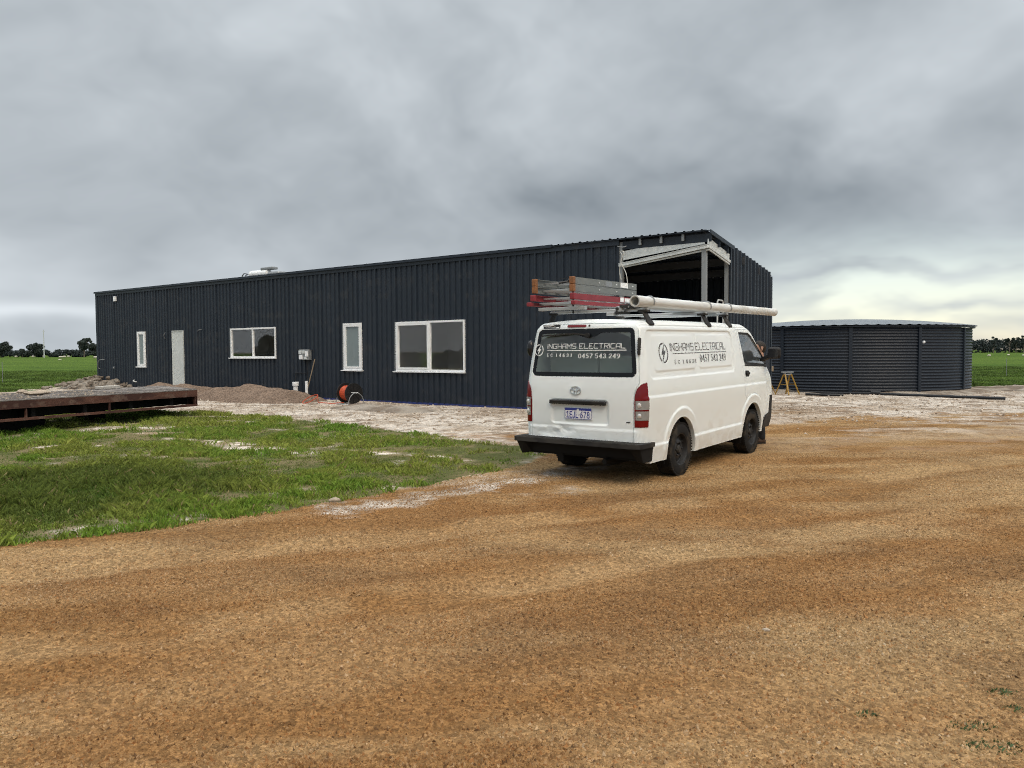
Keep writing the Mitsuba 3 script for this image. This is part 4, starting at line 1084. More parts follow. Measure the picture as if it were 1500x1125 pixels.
xs_, ys_, zs_ = axis(0, LV, 0.0185, RC, 9), axis(-HW, HW, 0.0155, RC, 9), axis(ZB, ZTOP, 0.0115, RC, 11)
P_, F_, N0, NB = shell(xs_, ys_, zs_)
outer = to_m3(trimesh.Trimesh(P_, F_, process=False))
Pi, Fi, _, Nbi = shell(axis(0, LV, 0.06, RC, 4), axis(-HW, HW, 0.06, RC, 4), axis(ZB, ZTOP, 0.05, RC, 4), False)
inner = to_m3(trimesh.Trimesh(Pi - 0.045 * Nbi, Fi, process=False))
infl = to_m3(trimesh.Trimesh(P_ + 0.006 * NB, F_, process=False))
_s = N0[:, 1] < -0.9
side_y = LinearNDInterpolator(P_[_s][:, [0, 2]], P_[_s][:, 1])
_r = N0[:, 0] < -0.86
rear_x = LinearNDInterpolator(P_[_r][:, [1, 2]], P_[_r][:, 0])


def prism(poly, a0, a1, axis_):
    """polygon in (y,z) swept along x, in (x,z) along y, or in (x,y) along z"""
    m = cat([trimesh.creation.extrude_polygon(p, a1 - a0, engine='earcut') for p in polys(poly)])
    v = np.array(m.vertices)
    v = {'x': np.stack([v[:, 2] + a0, v[:, 0], v[:, 1]], 1), 'y': np.stack([v[:, 0], v[:, 2] + a0, v[:, 1]], 1), 'z': v + [0, 0, a0]}[axis_]
    m = trimesh.Trimesh(v, m.faces, process=False)
    if m.volume < 0: m.invert()
    return to_m3(m)


def mirror_poly(p): return affinity.scale(p, -1, 1, origin=(0, 0))


def cyl_y(cx, cz, r, y0, y1, seg=64):
    return prism(Point(cx, cz).buffer(r, quad_segs=seg // 4), y0, y1, 'y')


# outlines, in (y, z) seen from behind and in (x, z) seen from the side
REARWIN = Polygon([(-0.735, 1.255), (0.735, 1.255), (0.665, 1.835), (-0.665, 1.835)]).buffer(-0.07).buffer(0.07, quad_segs=8)
LAMP_R = Polygon([(-0.95, 0.688), (-0.718, 0.688), (-0.716, 0.95), (-0.722, 1.06), (-0.742, 1.125), (-0.785, 1.178), (-0.835, 1.202), (-0.95, 1.208)])
LAMPSIDE = Polygon([(-0.5, 0.60), (0.205, 0.60), (0.212, 0.9), (0.205, 1.30), (-0.5, 1.30)])
GATE = Polygon([(-0.700, 0.50), (-0.705, 0.69), (-0.705, 0.95), (-0.712, 1.065), (-0.735, 1.14), (-0.762, 1.19), (-0.742, 1.45), (-0.706, 1.80), (-0.66, 1.865), (-0.55, 1.885), (0, 1.892)])
GATE = Polygon(list(GATE.exterior.coords)[:-1] + [(-a, b) for a, b in list(GATE.exterior.coords)[:-2]][::-1])
SIDEWIN = Polygon([(3.285, 1.795), (3.70, 1.785), (3.83, 1.735), (4.36, 1.335), (4.355, 1.295), (4.28, 1.272), (3.385, 1.325), (3.37, 1.35)]).buffer(-0.025).buffer(0.025)
DOORP = Polygon([(3.215, 1.83), (3.32, 1.15), (3.345, 1.0), (3.36, 0.86), (3.43, 0.72), (3.50, 0.5), (4.33, 0.5), (4.36, 0.75), (4.42, 1.10), (4.405, 1.32), (3.87, 1.765), (3.76, 1.825), (3.5, 1.84)])
DOORP = DOORP.difference(Point(WF, ZW).buffer(0.548, quad_segs=24))
DOORP = max(polys(DOORP), key=lambda p: p.area)
WSCREEN = Polygon([(-0.70, 1.30), (0.70, 1.30), (0.63, 1.80), (-0.63, 1.80)]).buffer(-0.06).buffer(0.06)

lampR = prism(LAMP_R, -0.3, 0.4, 'x') ^ prism(LAMPSIDE, -2, 2, 'y')
lampL = prism(mirror_poly(LAMP_R), -0.3, 0.4, 'x') ^ prism(LAMPSIDE, -2, 2, 'y')
gateP, gateM = prism(GATE.buffer(-0.004), -0.3, 0.24, 'x'), prism(GATE.buffer(0.004), -0.3, 0.24, 'x')
trimb = prism(shapely.box(-1, -2, 6, 2), 0.0, 0.255, 'z')
arches = cyl_y(WR, ZW, 0.405, -2, -0.52) + cyl_y(WR, ZW, 0.405, 0.52, 2) + cyl_y(WF, ZW, 0.405, -2, -0.52) + cyl_y(WF, ZW, 0.405, 0.52, 2)
FBUMP = Polygon([(4.16, 0.20), (4.16, 0.475), (4.44, 0.53), (4.475, 0.80), (5.2, 0.80), (5.2, 0.20)])
fb = prism(FBUMP, -2, 2, 'y')
wscut = prism(WSCREEN, 3.6, 5.2, 'x'); rwcut = prism(REARWIN.buffer(-0.012), -0.5, 0.5, 'x')
swcutR, swcutL = prism(SIDEWIN, -2, -0.4, 'y'), prism(SIDEWIN, 0.4, 2, 'y')
hull = outer - inner - trimb - arches
rwrecess = prism(REARWIN, -0.5, 0.5, 'x') ^ (outer - to_m3(trimesh.Trimesh(P_ - 0.006 * NB, F_, process=False)))
gate = ((hull ^ gateP) - rwcut - rwrecess) - lampR - lampL
dp_in, dp_out = DOORP.buffer(-0.003), DOORP.buffer(0.003)
doorR = (hull ^ prism(dp_in, -2, -0.5, 'y')) - swcutR
doorL = (hull ^ prism(dp_in, 0.5, 2, 'y')) - swcutL
lampcut = prism(LAMP_R.buffer(0.003), -0.3, 0.4, 'x') ^ prism(LAMPSIDE.buffer(0.003), -2, 2, 'y')
lampcutL = prism(mirror_poly(LAMP_R.buffer(0.003)), -0.3, 0.4, 'x') ^ prism(LAMPSIDE.buffer(0.003), -2, 2, 'y')
body = hull - gateM - prism(dp_out, -2, -0.5, 'y') - prism(dp_out, 0.5, 2, 'y') - lampcut - lampcutL - wscut - fb - prism(shapely.box(-1, -2, 0.284, 2), 0, 0.47, 'z')
# shut line of the sliding side door on the left, and the fuel flap there
van = thing('van', 'white panel van with a dented tailgate, black wheels and laden roof racks', 'van')
part(van, 'body', to_tm(body), 'm_paint', XVB, smooth=28)
tg = part(van, 'tailgate', to_tm(gate), 'm_paint', XVB, smooth=28, label='white tailgate with a dent above the bumper')
dR = part(van, 'door', to_tm(doorR), 'm_paint', XVB, smooth=28)
dL = part(van, 'door', to_tm(doorL), 'm_paint', XVB, smooth=28)


def drape_rear(poly, off, size=0.045):
    v, f = flat(poly); v, f = trimesh.remesh.subdivide_to_size(v, f, size)
    X = rear_x(v[:, 0], v[:, 1]); X = np.where(np.isnan(X), rz_(v[:, 1]) + 0.028 * (v[:, 0] / .8) ** 2, X)
    return trimesh.Trimesh(np.stack([X - off, v[:, 0], v[:, 1]], 1), f, process=False)


def drape_side(poly, off, size=0.04, sgn=-1):
    v, f = flat(poly); v, f = trimesh.remesh.subdivide_to_size(v, f, size)
    Y = side_y(v[:, 0], v[:, 1]); Y = np.where(np.isnan(Y), -wz(v[:, 1]), Y)
    return trimesh.Trimesh(np.stack([v[:, 0], sgn * (-Y + off), v[:, 1]], 1), f, process=False)


# rear window: black printed border, tinted pane
IN = REARWIN.buffer(-0.055)
IN = IN.difference(Polygon([(0.10, 2), (0.05, 1.745), (-0.03, 1.725), (-0.16, 1.735), (-0.24, 1.775), (-0.32, 1.79), (-0.32, 2)]))
gl = part(tg, 'rear_window', drape_rear(IN, -0.004), 'm_glass_dark', XVB, smooth=True)
part(tg, 'window_border', drape_rear(REARWIN.buffer(-0.004).difference(IN), -0.003), 'm_frit', XVB, smooth=True)
part(tg, 'wiper', cat([bar((0.155, -0.06, 1.755), (0.145, 0.12, 1.778), 0.02, 0.016), bar((0.150, 0.12, 1.776), (0.150, 0.58, 1.752), 0.018, 0.014), tube([(0.17, -0.07, 1.75), (0.145, -0.07, 1.75)], 0.03, 14)]), 'm_black_plastic', XVB)
wsv, wsf = flat(WSCREEN); wsv, wsf = trimesh.remesh.subdivide_to_size(wsv, wsf, 0.1)
part(van, 'windscreen', trimesh.Trimesh(np.stack([fz_(wsv[:, 1]) - 0.06 * (np.abs(wsv[:, 0]) / .845) ** 3 - 0.02, wsv[:, 0], wsv[:, 1]], 1), wsf, process=False), 'm_glass_dark', XVB, smooth=True)
for d_, s_ in ((dR, -1), (dL, 1)):
    part(d_, 'window', drape_side(SIDEWIN.buffer(-0.03), -0.018, 0.06, s_), 'm_glass', XVB, smooth=True)
    part(d_, 'window_rubber', drape_side(SIDEWIN.buffer(0.004).difference(SIDEWIN.buffer(-0.031)), -0.010, 0.05, s_), 'm_black_plastic', XVB, smooth=True)
    part(d_, 'sill_rubber', drape_side(Polygon([(3.38, 1.295), (3.38, 1.322), (4.33, 1.285), (4.33, 1.245), (4.2, 1.262)]), 0.004, 0.05, s_), 'm_black_plastic', XVB, smooth=True)
    part(d_, 'handle', cat([drape_side(rrect(3.375, 3.535, 1.135, 1.225, 0.03), 0.003, 0.05, s_), rbx(3.40, 3.52, *sorted((s_ * 0.842, s_ * 0.862)), 1.165, 1.20, 0.008)]), 'm_black_plastic', XVB)

# tail lamps
for lp, sgn in ((lampR, -1), (lampL, 1)):
    vol = (infl ^ lp) - to_m3(trimesh.Trimesh(P_ - 0.05 * NB, F_, process=False))
    def zone(z0, z1, y0=-2, y1=2): return vol ^ prism(shapely.box(-1, -2, 2, 2), z0, z1, 'z') ^ prism(shapely.box(-1, min(sgn * y0, sgn * y1), 2, max(sgn * y0, sgn * y1)), 0, 3, 'z')
    tl = part(van, 'tail_lamp', to_tm(zone(0.995, 1.3) + zone(0.60, 0.765) + zone(0.765, 0.995, 0.0, 0.728) + zone(0.874, 0.886)), 'm_lamp_red', XVB, smooth=28)
    for z0, z1 in ((0.768, 0.871), (0.889, 0.992)):
        part(tl, 'lens', to_tm(zone(z0, z1, 0.731, 2)), 'm_lamp_clear', XVB, smooth=28)
        part(tl, 'reflector', trimesh.creation.icosphere(2, 0.027).apply_transform(np.diag([0.30, 1, 1, 1])).apply_translation([float(rear_x(0.76, (z0 + z1) / 2)) - 0.004, sgn * 0.772, (z0 + z1) / 2]), 'm_bulb', XVB, smooth=True)
# high brake lamp, handle bar, sticker, hinge covers
part(tg, 'brake_lamp', drape_rear(rrect(-0.035, 0.235, 1.853, 1.882, 0.012), 0.010, 0.03), 'm_lamp_red', XVB, smooth=True)
part(tg, 'washer_nozzle', trimesh.creation.icosphere(1, 0.013).apply_translation([0.195, -0.075, 1.868]), 'm_black_plastic', XVB, smooth=True)
stk = part(van, 'sticker', drape_rear(shapely.box(0.345, 1.842, 0.60, 1.892), 0.003, 0.04), 'm_vinyl_dark', XVB)
part(stk, 'print', drape_rear(unary_union([shapely.box(0.42, 1.873, 0.585, 1.884), shapely.box(0.36, 1.858, 0.585, 1.861), shapely.box(0.36, 1.848, 0.40, 1.858), shapely.box(0.43, 1.866, 0.44, 1.887)]), 0.005, 0.04), 'm_vinyl_white', XVB)
part(tg, 'handle', cat([rbx(0.052, 0.10, -0.36, 0.425, 0.925, 0.975, 0.014), rbx(0.045, 0.07, -0.34, 0.40, 0.955, 0.972, 0.006)]), 'm_black_plastic', XVB, smooth=40)
part(van, 'hinge_cover', drape_rear(rrect(-0.008, 0.008, 0, 0.2, 0.007), 0) if False else rbx(0.15, 0.205, -0.755, -0.728, 1.515, 1.715, 0.012).apply_transform(trimesh.transformations.rotation_matrix(0.10, [0, 1, 0], [0.18, -0.74, 1.6])), 'm_black_plastic', XVB, smooth=40)
part(van, 'side_grip', trimesh.creation.icosphere(3, 1.0).apply_transform(np.diag([0.05, 0.05, 0.10, 1])).apply_translation([0.27, 0.835, 1.60]), 'm_black_gloss', XVB, smooth=True)
# maker's emblem: three crossed ovals
def ellipse(cx, cy, a, b): return affinity.translate(affinity.scale(Point(0, 0).buffer(1, quad_segs=20), a, b), cx, cy)
def oval(cx, cy, a, b, w): return ellipse(cx, cy, a, b).difference(ellipse(cx, cy, a - w, b - w))
em = unary_union([oval(0, 0, 0.077, 0.052, 0.010), oval(0, -0.002, 0.026, 0.050, 0.009), oval(0, 0.022, 0.058, 0.027, 0.009)])
em = affinity.translate(em, 0.058, 1.092)
m = drape_rear(em, 0.014, 0.02); m2 = drape_rear(em, 0.004, 0.02)
part(tg, 'emblem', cat([m, trimesh.creation.extrude_polygon(ellipse(0, 0, 0.001, 0.001), 0.001), extr(em, 0.010).apply_transform(np.array([[0, 0, -1, float(rear_x(0.058, 1.092)) - 0.001], [1, 0, 0, 0], [0, 1, 0, 0], [0, 0, 0, 1.0]]))]), 'm_chrome', XVB)
part(tg, 'badge', drape_rear(shapely.box(-0.665, 0.735, -0.615, 0.748), 0.004, 0.03), 'm_vinyl_dark', XVB)

# number plate
PX = float(rear_x(0.03, 0.82)) - 0.012
pl = part(van, 'number_plate', rbx(PX - 0.004, PX + 0.006, -0.158, 0.215, 0.748, 0.882, 0.003), 'm_plate_white', XVB)
edge_ = rrect(-0.158, 0.215, 0.748, 0.882, 0.012)
def on_plate(g, off=0.0055): return extr(g, 0.0012).apply_transform(np.array([[0, 0, -1, PX - off + 0.0012], [1, 0, 0, 0], [0, 1, 0, 0], [0, 0, 0, 1.0]]))
part(pl, 'border', on_plate(edge_.difference(edge_.buffer(-0.0055)).union(shapely.box(-0.156, 0.853, 0.213, 0.880))), 'm_plate_blue', XVB)
part(pl, 'crest', on_plate(Point(0.03, 0.857).buffer(0.016).difference(shapely.box(-1, 0, 1, 0.850)), 0.0072), 'm_plate_white', XVB)


def text_poly(txt, h, bold=True):
    """outline of lettering from the shared lettering mesh, as polygons in the plane"""
    m = meshkit.text_mesh(txt, h, depth=0.01, bold=bold)
    tri = m.vertices[m.faces[np.abs(m.face_normals[:, 2] - 1) < 1e-3]][:, :, :2]
    return unary_union([Polygon(t).buffer(1e-5) for t in tri])


g = text_poly('1EJL·678', 0.078)
b = g.bounds; g = affinity.translate(g, -b[0], -b[1]); g = affinity.scale(g, -0.325 / (b[2] - b[0]), 1, origin=(0, 0)); g = affinity.translate(g, 0.192, 0.760)
part(pl, 'characters', on_plate(g, 0.0058), 'm_plate_blue', XVB)

# lettering: squared capitals drawn with one stroke width, and upright numerals with thick and thin strokes
def strokes(txt, h, w, sw, gap):
    S = {'I': [[(0, 0), (0, 1)]], 'N': [[(0, 0), (0, 1), (1, 0), (1, 1)]], 'G': [[(1, 1), (.12, 1), (0, .88), (0, .12), (.12, 0), (1, 0), (1, .5), (.5, .5)]],
         'H': [[(0, 0), (0, 1)], [(1, 0), (1, 1)], [(0, .5), (1, .5)]], 'A': [[(0, 0), (0, .72), (.28, 1), (1, 1), (1, 0)], [(0, .38), (1, .38)]],
         'M': [[(0, 0), (0, 1), (.5, .45), (1, 1), (1, 0)]], 'S': [[(1, 1), (.12, 1), (0, .88), (0, .58), (.12, .5), (.88, .5), (1, .42), (1, .12), (.88, 0), (0, 0)]],
         'E': [[(1, 1), (0, 1), (0, 0), (1, 0)], [(0, .5), (.62, .5)]], 'L': [[(0, 1), (0, 0), (1, 0)]], 'C': [[(1, 1), (.12, 1), (0, .88), (0, .12), (.12, 0), (1, 0)]],
         'T': [[(0, 1), (1, 1)], [(.5, 1), (.5, 0)]], 'R': [[(0, 0), (0, 1), (.88, 1), (1, .9), (1, .58), (.88, .48), (0, .48)], [(.5, .48), (1, 0)]]}
    x, out = 0.0, []
    for ch in txt:
        if ch == ' ': x += w * 0.62; continue
        cw = 0.0 if ch == 'I' else w * (1.15 if ch == 'M' else 1.0)
        for ln in S[ch]:
            out.append(LineString([(x + a * cw, b * h) for a, b in ln]).buffer(sw / 2, cap_style='square', join_style='round', quad_segs=3))
        x += cw + gap + sw
    return unary_union(out)


def serif(txt, h, w, gap):
    k, t = w * 0.30, w * 0.15            # thick and thin strokes
    def el(cx, cy, a, b): return ellipse(cx, cy, a, b)
    def loop(cx, cy, a, b): return el(cx, cy, a, b).difference(el(cx, cy, a - k * .85, b - t))
    def bar_(x0, y0, x1, y1): return shapely.box(x0 * w, y0 * h, x1 * w, y1 * h)
    def ln(p, s): return LineString([(a * w, b * h) for a, b in p]).buffer(s / 2, cap_style='flat')
    hw = w / 2
    D = {'0': lambda: loop(hw, h / 2, hw, h / 2), '1': lambda: unary_union([ln([(.5, 0), (.5, 1)], k), bar_(.22, 0, .78, .06), ln([(.22, .82), (.5, .97)], t * 1.3)]),
         '2': lambda: unary_union([loop(hw, h * .72, hw, h * .28).difference(bar_(0, .3, .55, .68)), ln([(.93, .66), (.1, .08)], k * .8), bar_(.05, 0, .95, .10)]),
         '3': lambda: unary_union([loop(hw, h * .74, hw * .88, h * .26), loop(hw, h * .27, hw, h * .27)]).difference(bar_(-.1, .30, .42, .72)),
         '4': lambda: unary_union([ln([(.70, 0), (.70, 1)], k), ln([(.68, .98), (.04, .30)], t * 1.3), bar_(0, .25, 1, .31), bar_(.48, 0, .92, .05)]),
         '5': lambda: unary_union([loop(hw, h * .32, hw, h * .32).difference(bar_(-.1, .2, .40, .56)), ln([(.16, .5), (.16, .98)], t * 1.2), bar_(.12, .90, .9, 1.0)]),
         '6': lambda: unary_union([loop(hw, h * .30, hw, h * .30), ln([(.10, .30), (.16, .62), (.36, .88), (.80, .98)], k * .75)]),
         '7': lambda: unary_union([bar_(.02, .90, .98, 1.0), ln([(.92, .94), (.5, .45), (.42, 0)], k * .9)]),
         '9': lambda: unary_union([loop(hw, h * .70, hw, h * .30), ln([(.90, .70), (.84, .38), (.64, .12), (.20, .02)], k * .75)]),
         'E': lambda: unary_union([bar_(.10, 0, .34, 1), bar_(0, 0, .9, .06), bar_(0, .94, .9, 1), bar_(.2, .47, .7, .53), bar_(.84, 0, .9, .25), bar_(.84, .75, .9, 1), bar_(.64, .38, .70, .62)]),
         'C': lambda: loop(hw, h / 2, hw, h / 2).difference(bar_(.62, .30, 1.1, .70))}
    x, out = 0.0, []
    for ch in txt:
        if ch == ' ': x += w * 0.6; continue
        out.append(affinity.translate(D[ch](), x, 0)); x += w + gap
    return unary_union(out)


def fit(g, x0, x1, z0, z1, mirror=False):
    b = g.bounds; g = affinity.translate(g, -b[0], -b[1])
    g = affinity.scale(g, (x1 - x0) / (b[2] - b[0]), (z1 - z0) / (b[3] - b[1]), origin=(0, 0))
    g = affinity.translate(g, x0, z0)
    if mirror: g = affinity.translate(affinity.scale(g, -1, 1, origin=(0, 0)), x0 + x1, 0)
    return g


def bolt_logo():
    ring_ = Point(0, 0).buffer(1, quad_segs=24).difference(Point(0, 0).buffer(0.84, quad_segs=24))
    bolt = Polygon([(0.42, 1.02), (-0.50, -0.18), (-0.06, -0.14), (-0.40, -1.04), (0.52, 0.22), (0.08, 0.16)])
    return unary_union([ring_.difference(bolt.buffer(0.16)), bolt])


NAME = strokes('INGHAMS ELECTRICAL', 1.0, 0.84, 0.125, 0.17)
# on the tailgate glass, white, read from behind (y runs to the left)
rear_txt = unary_union([fit(NAME, -0.572, 0.512, 1.592, 1.655, True), shapely.box(-0.585, 1.568, 0.512, 1.577),
                        fit(serif('EC 14631', 1, .62, .38), 0.142, 0.512, 1.494, 1.537, True), fit(serif('0457 543 249', 1, .62, .16), -0.508, 0.052, 1.476, 1.534, True), fit(bolt_logo(), 0.572, 0.706, 1.502, 1.652, True)])
part(tg, 'lettering', drape_rear(rear_txt, 0.0015, 0.05), 'm_vinyl_white', XVB)
side_txt = unary_union([fit(NAME, 0.905, 2.72, 1.545, 1.648), shapely.box(0.955, 1.513, 2.72, 1.522),
                        fit(serif('EC 14631', 1, .62, .38), 0.985, 1.66, 1.388, 1.442), fit(serif('0457 543 249', 1, .62, .16), 1.775, 2.68, 1.390, 1.492), fit(bolt_logo(), 0.58, 0.83, 1.405, 1.655)])
part(van, 'lettering', drape_side(side_txt, 0.003, 0.03), 'm_vinyl_dark', XVB)

# rear step bumper
def plan(y1, xr, xe, rad): return Polygon([(xr, -y1 + rad), (xr, y1 - rad)] + [(xr + rad - rad * math.sin(a) if False else xr + rad * (1 - math.cos(a)), y1 - rad + rad * math.sin(a)) for a in np.linspace(0, PI / 2, 7)] + [(xe, y1), (xe, y1 - 0.03), (0.16, y1 - 0.06), (0.14, -y1 + 0.06), (xe, -y1 + 0.03), (xe, -y1)] + [(xr + rad * (1 - math.cos(a)), -y1 + rad - rad * math.sin(a)) for a in np.linspace(PI / 2, 0, 7)])
lip = prism(plan(0.885, -0.105, 0.285, 0.09), 0.448, 0.50, 'z')
apron = prism(plan(0.80, 0.11, 0.27, 0.03), 0.31, 0.4485, 'z')
for s_ in (-1, 1):        # cheeks at the corners, drawn in towards the bottom
    apron = apron + m3.Manifold.batch_hull([m3.Manifold.sphere(0.012, 12).translate((x_, s_ * y_, z_)) for x_, y_, z_ in ((-0.03, 0.74, 0.437), (-0.02, 0.845, 0.437), (0.27, 0.855, 0.437), (0.27, 0.84, 0.285), (0.07, 0.835, 0.285), (0.12, 0.74, 0.30), (0.12, 0.70, 0.437))])
ridges = cat([box(-0.095, 0.075, yy - 0.004, yy + 0.004, 0.499, 0.505) for yy in np.arange(-0.80, 0.81, 0.022)])
bp = part(van, 'rear_bumper', to_tm(lip), 'm_black_plastic', XV)
part(bp, 'apron', to_tm(apron), 'm_underbody', XV)  # black plastic, coloured darker to carry the shade under the step
part(bp, 'step_tread', ridges, 'm_black_plastic', XV)
part(van, 'front_bumper', to_tm((infl ^ fb) - inner - arches - prism(shapely.box(-1, -2, 6, 2), 0.0, 0.30, 'z')), 'm_black_plastic', XVB, smooth=30)
# grille and headlamps on the nose
part(van, 'grille', rbx(4.60, 4.66, -0.45, 0.45, 0.86, 0.98, 0.015), 'm_black_plastic', XVB)
for s_ in (-1, 1):
    part(van, 'headlamp', to_tm((infl ^ prism(Polygon([(s_ * .50, .84), (s_ * .90, .86), (s_ * .90, 1.12), (s_ * .72, 1.08), (s_ * .52, 1.0)]), 4.62, 5, 'x')) - inner), 'm_lamp_clear', XVB, smooth=30)
# underside
part(van, 'underbody', cat([box(0.25, 4.3, -0.50, 0.50, 0.30, 0.42), box(0.3, 4.2, -0.79, 0.79, 0.40, 0.43), box(0.15, 4.2, -0.36, -0.28, 0.20, 0.32), box(0.15, 4.2, 0.28, 0.36, 0.20, 0.32), tube([(WR, -0.6, ZW), (WR, 0.6, ZW)], 0.055), tube([(WF, -0.6, ZW), (WF, 0.6, ZW)], 0.05), trimesh.creation.icosphere(2, 0.13).apply_translation([WR, 0, ZW]), box(0.16, 0.26, -0.80, 0.80, 0.28, 0.47)]), 'm_underbody', XV)
part(van, 'exhaust', tube([(0.05, -0.35, 0.26), (0.4, -0.35, 0.27), (0.9, -0.38, 0.30), (2.0, -0.2, 0.26)], 0.032), 'm_underbody', XV, smooth=50)
for wx in (WR, WF):
    for s_ in (-1, 1):
        th = np.linspace(-0.35, PI + 0.35, 26)
        inn = cat([bar((wx + 0.415 * math.cos(a), s_ * 0.66, ZW + 0.415 * math.sin(a)), (wx + 0.415 * math.cos(b_), s_ * 0.66, ZW + 0.415 * math.sin(b_)), 0.27, 0.01) for a, b_ in zip(th[:-1], th[1:])])
        part(van, 'arch_liner', cat([inn, box(wx - .41, wx + .41, s_ * .52 - .005, s_ * .52 + .005, 0.25, 0.75)]), 'm_underbody', XV)
# inside: floor, bulkhead shelf, seats, dash, steering wheel
part(van, 'interior', cat([box(0.35, 4.25, -0.76, 0.76, 0.43, 0.47), box(0.9, 2.9, 0.35, 0.72, 0.5, 1.45), box(1.0, 2.7, -0.70, -0.42, 0.5, 1.15), box(4.0, 4.35, -0.72, 0.72, 0.9, 1.17)]), 'm_seat', XVB)
part(van, 'added_pale_box', cat([rbx(0.50, 0.95, -0.02, 0.70, 0.47, 1.62, 0.02), rbx(0.46, 0.9, -0.58, -0.05, 0.47, 1.50, 0.02), rbx(0.55, 0.9, -0.70, -0.60, 0.47, 1.72, 0.01)]), 'm_added_pale_box', XVB)  # unseen pale boxes, added to brighten the view through the rear glass
for yy in (-0.42, 0.42):
    part(van, 'seat', cat([rbx(3.15, 3.30, yy - 0.24, yy + 0.24, 0.85, 1.45, 0.05), rbx(3.15, 3.70, yy - 0.25, yy + 0.25, 0.75, 0.92, 0.05), rbx(3.15, 3.25, yy - 0.14, yy + 0.14, 1.50, 1.68, 0.04)]), 'm_seat', XVB, smooth=40)
part(van, 'seat_cover', rbx(3.30, 3.40, -0.60, -0.22, 1.20, 1.46, 0.045), 'm_seat_light', XVB, smooth=40)
t = np.linspace(0, 2 * PI, 30)
part(van, 'steering_wheel', tube(np.stack([3.86 + 0.16 * np.cos(t) * .5, -0.42 + 0.19 * np.sin(t), 1.22 + 0.17 * np.cos(t)], 1), 0.014, 8), 'm_black_gloss', XVB, smooth=50)

# mirrors
for s_ in (-1, 1):
    mk = part(van, 'mirror', to_tm(m3.Manifold.batch_hull([m3.Manifold.sphere(r_m, 20).translate((x_, s_ * y_, z_)) for x_, y_, z_, r_m in ((4.16, 0.955, 1.43, .05), (4.16, 0.96, 1.515, .05), (4.17, 1.055, 1.44, .055), (4.17, 1.06, 1.515, .05), (4.235, 0.97, 1.44, .05), (4.235, 0.97, 1.51, .05), (4.225, 1.04, 1.45, .05), (4.225, 1.04, 1.51, .05))])), 'm_black_plastic', XVB, smooth=45)
    part(mk, 'arm', bar((4.27, s_ * 0.78, 1.36), (4.20, s_ * 0.93, 1.42), 0.08, 0.05), 'm_black_plastic', XVB)
    part(mk, 'glass', rbx(4.103, 4.112, *sorted((s_ * 0.935, s_ * 1.085)), 1.405, 1.54, 0.003), 'm_black_gloss', XVB)


# wheels
def wheel(cx, cy, s_):
    M = XV @ trimesh.transformations.translation_matrix([cx, cy, ZW])
    if s_ > 0: M = M @ np.diag([1, -1, 1, 1.0]) if False else M @ trimesh.transformations.rotation_matrix(PI, [0, 0, 1])
    # profile (radius, y): outside at negative y
    pr_ = [(0.190, -0.085), (0.205, -0.100), (0.235, -0.104), (0.275, -0.102), (0.305, -0.096), (0.322, -0.084), (0.328, -0.078)]
    tread = []
    for y0_ in np.linspace(-0.076, 0.056, 6):
        tread += [(0.331, y0_), (0.331, y0_ + 0.017), (0.322, y0_ + 0.019), (0.322, y0_ + 0.0235)]
    pr_ += tread + [(0.331, 0.078), (0.322, 0.084), (0.305, 0.096), (0.26, 0.102), (0.205, 0.098), (0.190, 0.085)]
    def rev(prof_, seg=72):
        a = np.linspace(0, 2 * PI, seg, endpoint=False); n_ = len(prof_)
        V = np.array([[r * math.cos(t_), y_, r * math.sin(t_)] for t_ in a for r, y_ in prof_]); F = []
        for i in range(seg):
            for j in range(n_ - 1):
                p, q = i * n_ + j, ((i + 1) % seg) * n_ + j
                F += [[p, p + 1, q + 1], [p, q + 1, q]]
        return trimesh.Trimesh(V, np.array(F), process=False)
    lugs = cat([box(-0.009, 0.009, sy - 0.014, sy + 0.014, 0.318, 0.3335).apply_transform(trimesh.transformations.rotation_matrix(a + (0.04 if sy > 0 else 0), [0, 1, 0])) for sy in (-0.088, 0.088) for a in np.arange(56) * 2 * PI / 56])
    wk = part(van, 'wheel', rev([(0.205, -0.088), (0.198, -0.096), (0.190, -0.092), (0.184, -0.070), (0.178, -0.035), (0.165, -0.028), (0.13, -0.040), (0.105, -0.060), (0.075, -0.062), (0.070, -0.030), (0.0, -0.030)]), 'm_rim', M, smooth=35)
    part(wk, 'tyre', cat([rev(pr_), lugs]), 'm_tyre', M, smooth=30)
    part(wk, 'hub_cap', rev([(0.055, -0.03), (0.052, -0.066), (0.04, -0.078), (0.0, -0.080)], 32), 'm_black_plastic', M, smooth=40)
    part(wk, 'wheel_nut', cat([trimesh.creation.icosphere(1, 0.013).apply_translation([0.088 * math.cos(a), -0.066, 0.088 * math.sin(a)]) for a in np.arange(6) * PI / 3]), 'm_rim', M, smooth=True)
    for a in np.arange(8) * PI / 4:
        part(wk, 'slot', rbx(-0.022, 0.022, -0.046, -0.02, 0.128, 0.155, 0.008).apply_transform(trimesh.transformations.rotation_matrix(a, [0, 1, 0])), 'm_underbody', M)


for wx in (WR, WF):
    wheel(wx, -0.735, -1); wheel(wx, 0.735, 1)

